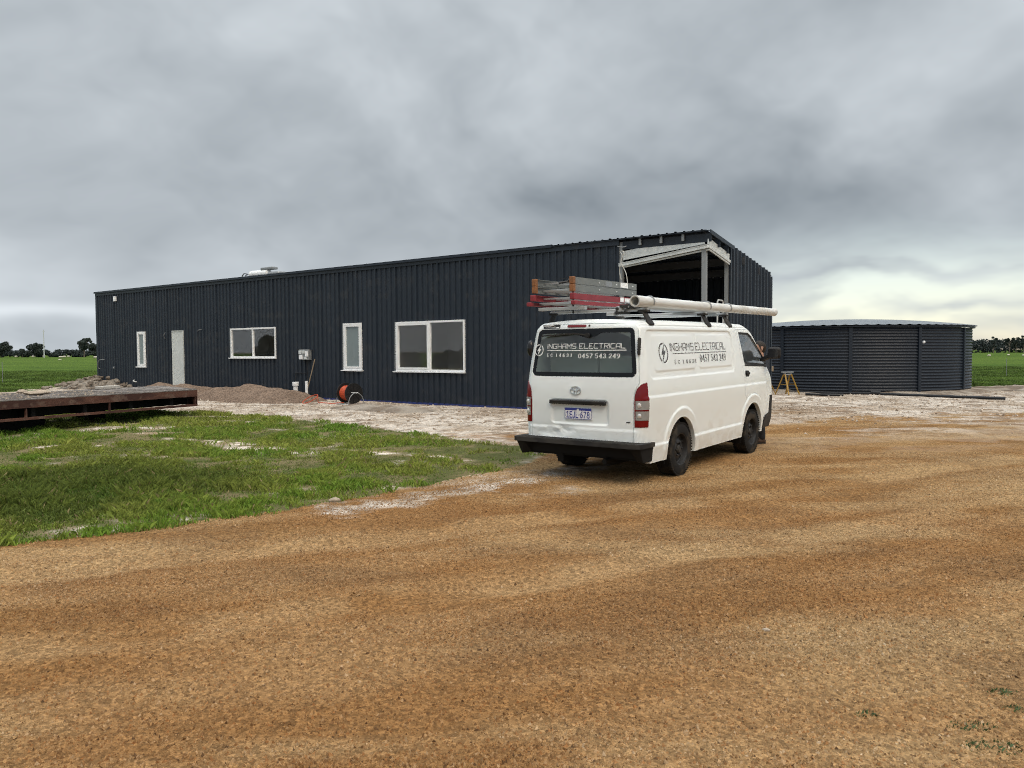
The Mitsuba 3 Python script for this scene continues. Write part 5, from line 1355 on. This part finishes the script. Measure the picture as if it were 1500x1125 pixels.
# roof racks
for i, rx in enumerate((0.52, 2.28, 3.06)):
    part(van, 'crossbar', cat([rbx(rx - 0.025, rx + 0.025, -0.69, 0.69, 2.030, 2.066, 0.008), box(rx - 0.008, rx + 0.008, -0.69, 0.69, 2.066, 2.069)]), 'm_alu', XVB)
    for s_ in (-1, 1):
        ft = m3.Manifold.batch_hull([m3.Manifold.sphere(0.018, 10).translate(p) for p in ((rx - .05, s_ * .725, 1.875), (rx + .05, s_ * .725, 1.875), (rx - .05, s_ * .70, 1.91), (rx + .05, s_ * .70, 1.91))]) + \
             m3.Manifold.batch_hull([m3.Manifold.sphere(0.017, 10).translate(p) for p in ((rx - .04, s_ * .705, 1.90), (rx + .04, s_ * .705, 1.90), (rx - .03, s_ * .635, 2.02), (rx + .03, s_ * .635, 2.02))]) + \
             m3.Manifold.batch_hull([m3.Manifold.sphere(0.014, 10).translate(p) for p in ((rx - .04, s_ * .68, 2.035), (rx + .04, s_ * .68, 2.035), (rx - .04, s_ * .58, 2.03), (rx + .04, s_ * .58, 2.03))])
        part(van, 'rack_foot', to_tm(ft), 'm_black_plastic', XVB, smooth=40)
# pipe clamps on the bars
PY = -0.655
for rx in (0.62, 2.36, 3.13):
    t = np.linspace(-0.6, PI + 0.6, 22)
    part(van, 'pipe_clamp', tube(np.stack([0 * t + rx, PY + 0.069 * np.cos(t), 2.140 + 0.069 * np.sin(t)], 1), 0.008, 6), 'm_galv_grey', XVB, smooth=50)
part(van, 'rack_fitting', cat([rbx(0.42, 0.62, -0.40, -0.30, 2.0, 2.05, 0.01), rbx(0.3, 0.75, -0.46, -0.42, 2.07, 2.11, 0.01), tube([(0.35, -0.36, 2.06), (0.5, -0.40, 2.10), (0.7, -0.36, 2.06)], 0.02), tube([(0.4, -0.52, 2.08), (0.9, -0.5, 2.10)], 0.022), rbx(0.46, 0.60, -0.55, -0.47, 2.07, 2.12, 0.01)]), 'm_black_plastic', XVB)
part(van, 'rack_fitting', cat([rbx(0.38, 0.50, -0.30, -0.20, 1.985, 2.03, 0.008), rbx(0.44, 0.5, -0.58, -0.3, 2.075, 2.095, 0.005), tube([(0.40, -0.45, 2.13), (0.62, -0.43, 2.12)], 0.014), rbx(0.36, 0.44, -0.42, -0.36, 2.03, 2.09, 0.01)]), 'm_alu', XVB)
k = thing('roof_plank', 'flat pale aluminium plank lying lengthwise on the roof racks', 'plank')
whole(k, cat([rbx(0.75, 3.2, -0.52, -0.20, 2.069, 2.105, 0.006)]), 'm_alu', XVB)
k = thing('strut_channel', 'pale steel channel lying across the rack under the ladders', 'channel')
whole(k, cat([rbx(0.24, 0.30, 0.0, 0.66, 2.066, 2.105, 0.004).apply_transform(trimesh.transformations.rotation_matrix(0.05, [0, 0, 1]))]), 'm_alu', XVB)
k = thing('pvc_pipe', 'long dirty white plastic pipe carried along the right side of the van roof', 'pipe')
pv_ = trimesh.creation.annulus(0.053, 0.061, 5.02, sections=36); pv_.apply_transform(trimesh.transformations.rotation_matrix(PI / 2, [0, 1, 0])); pv_.apply_translation([0.24 + 2.51, PY, 2.138])
part(k, 'tube', pv_, 'm_pvc', XVB, smooth=50)
so = trimesh.creation.annulus(0.061, 0.066, 0.34, sections=36); so.apply_transform(trimesh.transformations.rotation_matrix(PI / 2, [0, 1, 0])); so.apply_translation([0.24 + 0.17, PY, 2.138])
part(k, 'socket', so, 'm_pvc', XVB, smooth=50)
part(k, 'end_cap', trimesh.creation.icosphere(2, 0.066).apply_transform(np.diag([0.5, 1, 1, 1])).apply_translation([5.25, PY, 2.138]), 'm_pvc', XVB, smooth=True)


# step ladders lying folded on the racks
def ladder(name, lab, mat, y0, y1, x0, x1, z0, lh, foot_mat, over):
    k = thing(name, lab, 'ladder')
    dz = 0.0
    for lay in range(2):
        z = z0 + lay * (lh + 0.008); inset = 0.035 * lay if over else 0.0
        if over: z, hh = (z0 + 0.018, 0.044) if lay == 0 else (z0 + 0.082, 0.072)
        else: hh = lh
        for s_, yy in ((1, y0 + inset), (-1, y1 - inset)):
            # a C-shaped rail, open inwards
            rail = cat([box(x0 + .03, x1, *sorted((yy, yy + s_ * 0.006)), z, z + hh), box(x0 + .03, x1, *sorted((yy + s_ * 0.006, yy + s_ * 0.035)), z, z + 0.006), box(x0 + .03, x1, *sorted((yy + s_ * .006, yy + s_ * 0.035)), z + hh - 0.006, z + hh)])
            part(k, 'rail', rail, mat, XVB)
            part(k, 'foot', rbx(x0 - (0.03 if lay == 0 and over else 0), x0 + 0.055, *sorted((yy - s_ * 0.012, yy + s_ * 0.05)), z - 0.002, z + hh + 0.004, 0.008), foot_mat, XVB, smooth=40)
        for xs2 in np.arange(x0 + 0.22, x1 - 0.05, 0.29):
            if lay == 0: part(k, 'step', rbx(xs2, xs2 + 0.08, y0 + 0.007 + inset, y1 - 0.007 - inset, z + 0.02, z + 0.05, 0.004), 'm_alu', XVB)
            else: part(k, 'brace', cat([bar((xs2 + 0.05, y0 + 0.02 + inset, z + hh * .5), (xs2 + 0.05, y1 - 0.02 - inset, z + hh * .5), 0.025, 0.02)]), 'm_alu', XVB)
    return k


kr = ladder('red_step_ladder', 'folded red step ladder lying underneath the grey one on the van roof', 'm_fibre_red', 0.075, 0.765, 0.13, 1.95, 2.108, 0.078, 'm_fibre_red', True)
part(kr, 'label', cat([box(1.30, 1.40, 0.102, 0.1095, 2.196, 2.256), box(1.43, 1.70, 0.102, 0.1095, 2.200, 2.25)]), 'm_vinyl_white', XVB)
kg = ladder('grey_step_ladder', 'folded grey step ladder with orange feet stacked on top of the red one', 'm_fibre_grey', 0.135, 0.725, 0.16, 1.82, 2.288, 0.083, 'm_foot_orange', False)
part(kg, 'label', cat([box(1.36, 1.56, 0.128, 0.1345, 2.39, 2.455)]), 'm_vinyl_white', XVB)
part(kg, 'label', box(0.95, 1.12, 0.128, 0.1345, 2.385, 2.45), 'm_galv_grey', XVB)
part(kg, 'rivet', cat([trimesh.creation.icosphere(1, 0.010).apply_translation([xx, 0.133, zz]) for xx in (0.8, 1.25, 1.7) for zz in (2.33, 2.42)]), 'm_galv', XVB)
k = thing('tie_strap', 'black strap tied round both ladders on the van roof', 'strap')
whole(k, cat([box(0.42, 0.455, 0.30, 0.304, 2.03, 2.478), box(0.42, 0.455, 0.304, 0.50, 2.474, 2.478), tube([(0.30, 0.28, 2.43), (0.36, 0.24, 2.47), (0.42, 0.3, 2.44), (0.44, .36, 2.46)], 0.018), tube([(0.3, 0.42, 2.41), (0.4, 0.33, 2.43)], 0.014)]), 'm_poly_black', XVB)

# ------------------------------------------------------------------ the person standing in front of the van
def limb(chain):
    out = m3.Manifold()
    for (p, r), (q, s_) in zip(chain[:-1], chain[1:]):
        out = out + m3.Manifold.batch_hull([m3.Manifold.sphere(r, 20).translate(tuple(p)), m3.Manifold.sphere(s_, 20).translate(tuple(q))])
    return out


def smooth_body(m, ln=0.02, it=12):
    t = to_tm(m.refine_to_length(ln)); t.merge_vertices()
    trimesh.smoothing.filter_taubin(t, lamb=0.5, nu=0.53, iterations=it); return t


person = thing('person', 'person in dark work clothes and brown boots standing at the front of the van', 'person')
pp = np.array([VT[0], VT[1]]) + np.array([VS, VC]) * 4.98 + np.array([-VC, VS]) * (-0.49)
# faces the van: local +x points back at the van, +y to its own left
MP = np.eye(4); fdir = np.array([-0.7 * VC - 0.7 * VS, 0.7 * VS - 0.7 * VC]); fdir /= np.linalg.norm(fdir)
MP[:2, 0] = fdir; MP[:2, 1] = [-fdir[1], fdir[0]]; MP[:3, 3] = [pp[0], pp[1], gz(*pp)]
head = m3.Manifold.batch_hull([m3.Manifold.sphere(0.085, 24).translate((0.0, 0, 1.605)), m3.Manifold.sphere(0.082, 24).translate((-0.025, 0, 1.60)), m3.Manifold.sphere(0.055, 20).translate((0.035, 0, 1.52)), m3.Manifold.sphere(0.03, 16).translate((0.06, 0, 1.485))])
head = head + limb([((0.085, 0, 1.585), 0.011), ((0.108, 0, 1.548), 0.014), ((0.088, 0, 1.54), 0.014)]) + m3.Manifold.sphere(0.014, 12).translate((0.086, 0.018, 1.542)) + m3.Manifold.sphere(0.014, 12).translate((0.086, -0.018, 1.542))
for s_ in (-1, 1):
    head = head + m3.Manifold.batch_hull([m3.Manifold.sphere(0.012, 12).translate((0.0, s_ * 0.088, 1.60)), m3.Manifold.sphere(0.010, 12).translate((-0.012, s_ * 0.090, 1.555)), m3.Manifold.sphere(0.010, 12).translate((-0.025, s_ * 0.090, 1.60))])
    head = head + limb([((0.070, s_ * 0.018, 1.612), 0.013), ((0.062, s_ * 0.052, 1.608), 0.012)])
head = head + limb([((0.072, -0.022, 1.513), 0.009), ((0.078, 0, 1.514), 0.010), ((0.072, 0.022, 1.513), 0.009)])
skin = head + limb([((-0.015, 0, 1.53), 0.055), ((-0.03, 0, 1.40), 0.062)])
for s_ in (-1, 1):
    el, wr = np.array([0.03, s_ * 0.27, 1.08]), np.array([0.16, s_ * 0.235, 0.86])
    skin = skin + limb([((-0.02, s_ * 0.18, 1.34), 0.045), (el, 0.040), (wr, 0.027)])
    d = np.array([0.35, -s_ * 0.08, -0.93]); pm = wr + d * 0.075
    skin = skin + m3.Manifold.batch_hull([m3.Manifold.sphere(0.016, 12).translate(tuple(wr + np.array([o, 0, 0]) + d * 0.01)) for o in (-0.014, 0.014)] + [m3.Manifold.sphere(0.014, 12).translate(tuple(pm + np.array([o, 0, 0]))) for o in (-0.03, 0.03)])
    for i, o in enumerate((-0.033, -0.011, 0.011, 0.033)):
        L = (0.062, 0.074, 0.078, 0.070)[i]; b0 = pm + np.array([o, 0, 0]); b1 = b0 + d * L * .5 + np.array([0, -s_ * .006, 0]); b2 = b1 + d * L * .5 + np.array([0, -s_ * 0.022, 0])
        skin = skin + limb([(b0, 0.0095), (b1, 0.0088), (b2, 0.0075)])
    th0 = wr + d * 0.02 + np.array([0.02, 0, 0])
    skin = skin + limb([(th0, 0.012), (th0 + d * 0.035 + np.array([0.028, -s_ * .01, 0]), 0.0105), (th0 + d * 0.065 + np.array([0.032, -s_ * .02, 0]), 0.009)])
part(person, 'body', smooth_body(skin, 0.008, 6), 'm_skin', MP, smooth=True)
eyes = cat([trimesh.creation.icosphere(2, 0.011).apply_translation([0.070, s_ * 0.033, 1.592]) for s_ in (-1, 1)])
part(person, 'eyes', eyes, 'm_hair', MP, smooth=True)
hair = m3.Manifold.batch_hull([m3.Manifold.sphere(0.092, 24).translate((-0.005, 0, 1.618)), m3.Manifold.sphere(0.088, 24).translate((-0.035, 0, 1.605)), m3.Manifold.sphere(0.06, 16).translate((-0.05, 0, 1.55))]) - prism(Polygon([(0.02, 1.3), (0.02, 1.58), (0.055, 1.655), (0.3, 1.68), (0.3, 1.3)]), -1, 1, 'y')
part(person, 'hair', smooth_body(hair, 0.012, 4), 'm_hair', MP, smooth=True)
torso = m3.Manifold.batch_hull([m3.Manifold.sphere(0.075, 24).translate(p) for p in ((-0.02, 0.165, 1.345), (-0.02, -0.165, 1.345), (0.03, 0.09, 1.25), (0.03, -0.09, 1.25), (-0.03, 0.10, 1.05), (-0.03, -0.10, 1.05), (0.05, 0.06, 1.08), (0.05, -0.06, 1.08))])
torso = torso + m3.Manifold.batch_hull([m3.Manifold.sphere(0.085, 24).translate(p) for p in ((-0.02, 0.09, 1.08), (-0.02, -0.09, 1.08), (-0.01, 0.095, 0.88), (-0.01, -0.095, 0.88), (0.03, 0, 1.0))]) + limb([((-0.025, 0, 1.36), 0.075), ((-0.022, 0, 1.425), 0.066)])
for s_ in (-1, 1):
    torso = torso + limb([((-0.02, s_ * 0.17, 1.345), 0.07), ((0.01, s_ * 0.235, 1.19), 0.064), ((0.03, s_ * 0.27, 1.08), 0.056), ((0.08, s_ * 0.258, 1.0), 0.050)])
part(person, 'shirt', smooth_body(torso, 0.02, 10), 'm_shirt', MP, smooth=True)
tro = m3.Manifold.batch_hull([m3.Manifold.sphere(0.095, 24).translate(p) for p in ((-0.01, 0.07, 0.90), (-0.01, -0.07, 0.90), (-0.03, 0.06, 0.83), (-0.03, -0.06, 0.83))])
boots = []
for s_ in (-1, 1):
    ax_ = 0.02 if s_ > 0 else -0.05
    tro = tro + limb([((-0.01, s_ * 0.085, 0.85), 0.092), ((0.015 + ax_ * .5, s_ * 0.10, 0.50), 0.066), ((-0.01 + ax_, s_ * 0.115, 0.30), 0.066), ((-0.02 + ax_, s_ * 0.12, 0.115), 0.064)])
    b = limb([((-0.035 + ax_, s_ * 0.12, 0.15), 0.05), ((-0.035 + ax_, s_ * 0.12, 0.055), 0.046)]) + m3.Manifold.batch_hull([m3.Manifold.sphere(r, 20).translate((x_ + ax_, s_ * (0.12 + dy), z_)) for x_, dy, z_, r in ((-0.055, 0, 0.045, 0.042), (0.05, 0.005, 0.05, 0.044), (0.15, 0.012, 0.042, 0.040), (0.03, 0, 0.09, 0.036))])
    b = b.trim_by_plane((0, 0, 1), 0.012)
    sole = m3.Manifold.batch_hull([m3.Manifold.cylinder(0.022, r, r, 20).translate((x_ + ax_, s_ * (0.12 + dy), 0.0)) for x_, dy, r in ((-0.055, 0, 0.042), (0.08, 0.008, 0.046), (0.15, 0.012, 0.043))])
    bk = part(person, 'boot', smooth_body(b, 0.012, 5), 'm_boot', MP, smooth=True)
    part(bk, 'sole', to_tm(sole), 'm_drum', MP)
part(person, 'trousers', smooth_body(tro, 0.02, 10), 'm_trousers', MP, smooth=True)

# ------------------------------------------------------------------ far away: trees, a pole, fence posts, sheep
def place_px(u, dist, v=None):
    """ground point on the bearing of a column of the photograph, dist metres off (where it was measured)"""
    b_ = math.atan((u - 750) / FPX)
    return np.array([dist * math.tan(b_), dist])


LEAF = np.array([[-1, 0, -0.5], [1, 0, -0.5], [0.2, 0.5, 0.9], [-0.3, -0.5, 0.7]]) * 0.5
LEAFF = np.array([[0, 1, 2], [0, 2, 3]])


def leaves(centres, radii, n, size, seed, col=(0.036, 0.048, 0.043), flatz=0.8):  # default leaf colour is lifted and blued in place of distance haze
    r = np.random.default_rng(seed); centres, radii = np.array(centres, float), np.array(radii, float)
    k = r.choice(len(centres), n, p=radii ** 2 / (radii ** 2).sum())
    d = r.normal(size=(n, 3)); d /= np.linalg.norm(d, axis=1, keepdims=True)
    p = centres[k] + d * (radii[k] * r.uniform(0.45, 1.05, n) ** 0.6)[:, None] * [1, 1, flatz]
    q, _ = np.linalg.qr(r.normal(size=(n, 3, 3))); s = size * r.uniform(0.6, 1.4, n)
    v, f = scatter_mesh(LEAF, LEAFF, q * s[:, None, None], p)
    c = np.array(col)[None] * r.uniform(0.6, 1.5, (n, 1)) * (1 + 0.25 * r.normal(size=(n, 1)).clip(-1, 1))
    return v, f, np.repeat(np.clip(c, 0.004, 1), 4, 0)


def tree(xy, h, lab, seed, crown_lo=0.35, spread=0.32, n=2600, leaf=0.55, nclump=11, trunk_r=None, cat_='tree', group=None):
    k = thing('tree', lab, cat_, group)
    r = np.random.default_rng(seed); x, y = xy
    tr = trunk_r or h * 0.022
    top = np.array([x + r.normal() * h * .03, y, h * 0.72])
    limbs = [tube([(x, y, -0.2), (x + r.normal() * h * .015, y, h * crown_lo * .6), tuple(top)], [tr, tr * .8, tr * .35], 8)]
    cs, rs = [], []
    for i in range(nclump):
        a = r.uniform(0, 2 * PI); zz_ = h * r.uniform(crown_lo, 0.90); sp_ = h * spread * math.sin(PI * (0.18 + 0.75 * (zz_ / h - crown_lo) / (1 - crown_lo))) * r.uniform(0.3, 1.0)
        c = np.array([x + math.cos(a) * sp_, y + math.sin(a) * sp_, zz_]); cs.append(c); rs.append(h * spread * r.uniform(0.22, 0.46))
        b0 = np.array([x, y, max(h * crown_lo * .6, zz_ - h * .25)])
        limbs.append(tube([tuple(b0), tuple((b0 + c) / 2 + [0, 0, -.03 * h]), tuple(c)], [tr * .45, tr * .3, tr * .12], 6))
    part(k, 'trunk', cat(limbs), 'm_bark', smooth=50)
    v, f, c = leaves(cs, rs, n, leaf, seed + 1)
    part(k, 'crown', (v, f), 'm_leaf', color=c)
    return k


FAR = 380.0
tree(place_px(124, 345), 9.8, 'lone tall tree with a clear trunk just left of the shed', 11, 0.42, 0.30, 3000, 0.6, 20, 0.32)
tree(place_px(52, 350), 6.6, 'spreading tree left of the power pole on the skyline', 12, 0.22, 0.55, 2400, 0.55, 13)
tree(place_px(3, 350), 7.2, 'dark tree at the left edge of the photograph', 13, 0.25, 0.55, 2600, 0.55, 13)
tree(place_px(141, 340), 6.8, 'tree partly hidden behind the left end of the shed', 14, 0.22, 0.42, 2200, 0.55, 12)
tree(place_px(34, 365), 3.9, 'small low tree between the edge tree and the spreading tree', 15, 0.15, 0.5, 1200, 0.5, 8)
for i, (u_, hh, lab) in enumerate([(1455, 7.8, 'first taller crown above the woods right of the tank'), (1478, 9.0, 'tallest dark crown above the woods at the right'), (1488, 8.4, 'crown close right of the tallest one above the right woods'), (1499, 8.6, 'crown cut by the right edge of the photograph above the woods')]):
    tree(place_px(u_, 352), hh, lab, 31 + i, 0.3, 0.22, 900, 0.55, 8)


def woods(key, lab, u0, u1, dist, h0, h1, seed, step=1.9):
    r = np.random.default_rng(seed); a, b_ = place_px(u0, dist), place_px(u1, dist); L = np.linalg.norm(b_ - a)
    cs, rs = [], []
    for s in np.arange(0, L, step):
        for q in range(3):
            p = a + (b_ - a) * (s / L) + r.normal(size=2) * [1.5, 5.0]
            nh = meshkit.noise(np.array([s * .05 + seed, q * 3.3, 0.5]), seed); hh = h0 + (h1 - h0) * float(nh)
            rad = hh * r.uniform(0.28, 0.5); cs.append([p[0], p[1], max(rad * .6, hh - rad) * (0.5 if q == 2 else 1)]); rs.append(rad)
    v, f, c = leaves(cs, rs, int(len(cs) * 95), 0.75, seed + 5, (0.034, 0.046, 0.046))  # haze over the far woods is put into this bluish leaf colour
    whole(key, (v, f), 'm_leaf', color=c); labels[key] = {'label': lab, 'category': 'woods', 'kind': 'stuff'}


woods('left_tree_belt', 'low dark belt of bush along the left horizon', -90, 230, 385, 2.6, 4.6, 41)
woods('right_tree_belt', 'dark belt of woods along the horizon right of the tank', 1330, 1620, 372, 6.2, 7.4, 43)
k = thing('power_pole', 'thin grey power pole standing in the paddock at the left', 'power pole')
p = place_px(65.5, 330)
part(k, 'pole', tube([(p[0], p[1], -0.5), (p[0], p[1], 11.9)], [0.24, 0.15], 10), 'm_galv', smooth=50)
part(k, 'crossarm', box(p[0] - 0.6, p[0] + 0.6, p[1] - 0.06, p[1] + 0.06, 11.2, 11.35), 'm_galv')
for u_, d_, hh, lab in [(3.5, 42, 1.12, 'slim fence post at the left edge of the paddock'), (1474.5, 44, 1.02, 'slim grey fence post in the paddock right of the tank'), (1504, 46, 1.0, 'fence post at the right edge of the paddock')]:
    p = place_px(u_, d_)
    k = thing('fence_post', lab, 'fence post', None)
    part(k, 'picket', cat([bar((p[0], p[1], -0.2), (p[0], p[1], hh), 0.035, 0.008, (1, 0, 0)), bar((p[0], p[1], -0.2), (p[0], p[1], hh), 0.008, 0.03, (1, 0, 0))]), 'm_galv_grey')


def sheep(u_, v_, lab, rot, graze=True, size=1.0):
    d_ = CAM_H / ((v_ - (519.2 - u_ * 7.2 / 1500)) / FPX)
    p = place_px(u_, d_)
    k = thing('sheep', lab, 'sheep', None)
    M = np.eye(4); M[:2, :2] = [[math.cos(rot), -math.sin(rot)], [math.sin(rot), math.cos(rot)]]; M[:3, :3] *= size; M[:2, 3] = p
    bd = m3.Manifold.batch_hull([m3.Manifold.sphere(0.25, 20).translate((-0.35, 0, 0.62)), m3.Manifold.sphere(0.27, 20).translate((0.05, 0, 0.60)), m3.Manifold.sphere(0.23, 20).translate((0.38, 0, 0.63))]) + limb([((0.45, 0, .68), 0.16), ((0.66, 0, 0.52 if graze else .9), 0.11)])
    b = smooth_body(bd, 0.06, 6); v = np.array(b.vertices); v += 0.05 * (meshkit.fbm(v * 6, 3, 2) - 0.5)[:, None] * np.array(b.vertex_normals); b.vertices = v
    part(k, 'fleece', b, 'm_wool', M, smooth=True)
    hz = 0.30 if graze else 0.98
    part(k, 'head', smooth_body(limb([((0.66, 0, 0.5 if graze else .92), 0.095), ((0.80, 0, hz), 0.06)]) + m3.Manifold.sphere(0.035, 10).translate((0.66, 0.12, hz + .2 if graze else .98)) + m3.Manifold.sphere(0.035, 10).translate((0.66, -0.12, hz + .2 if graze else .98)), 0.03, 4), 'm_sheep_face', M, smooth=True)
    for sx, bend in ((-0.38, 0.05), (0.34, -0.02)):
        for sy in (-0.12, 0.12):
            part(k, 'leg', to_tm(limb([((sx, sy, 0.45), 0.07), ((sx - bend, sy, 0.24), 0.035), ((sx, sy, 0.02), 0.03)])), 'm_sheep_face', M, smooth=45)


for u_, v_, rot, sz, lab in [(49, 524.0, 0.2, .9, 'sheep left of the power pole on the far paddock'), (65, 524.0, 1.2, 1, 'sheep standing at the foot of the power pole'), (89.5, 525.4, 0.1, 1, 'sheep in the upper pair between the pole and the lone tree'), (95, 525.0, 2.9, 1, 'right hand sheep of the close pair between pole and lone tree'),
                             (88, 529.0, 0.6, .5, 'nearest sheep of the group between pole and lone tree'), (101, 524.1, 0.3, .9, 'small far sheep nearest the lone tree on its left'), (140.5, 526.4, 3.0, .95, 'sheep beside the left end of the shed'), (24, 523.9, 0.4, .9, 'leftmost tiny sheep on the far paddock'),
                             (1449, 523.0, 3.1, .55, 'sheep nearest the tank on the right paddock'), (1477, 522.0, 0.2, .55, 'sheep above the fence post on the right paddock'), (1499, 523.0, 0.4, .55, 'sheep cut by the right edge of the photograph')]:
    sheep(u_, v_, lab, rot, size=sz)

# ------------------------------------------------------------------ behind the camera: what the windows of the shed mirror
tree((-44, 27.5), 2.75, 'dark bush left of the view mirrored in the second shed window', 61, 0.05, 0.40, 4000, 0.35, 20)
for i_, (x_, y_, h_) in enumerate([(-57, 5.0, 1.25), (-56, 8.6, 1.5), (-55, 11.2, 1.4), (-56, 14.2, 1.35), (-58, 18.5, 1.1)]):
    k = tree((x_, y_), h_, 'dark scrub left of the view mirrored low in the widest shed window', 64 + i_, 0.03, 0.95, 2600, 0.45, 16, group='scrub left of the view')
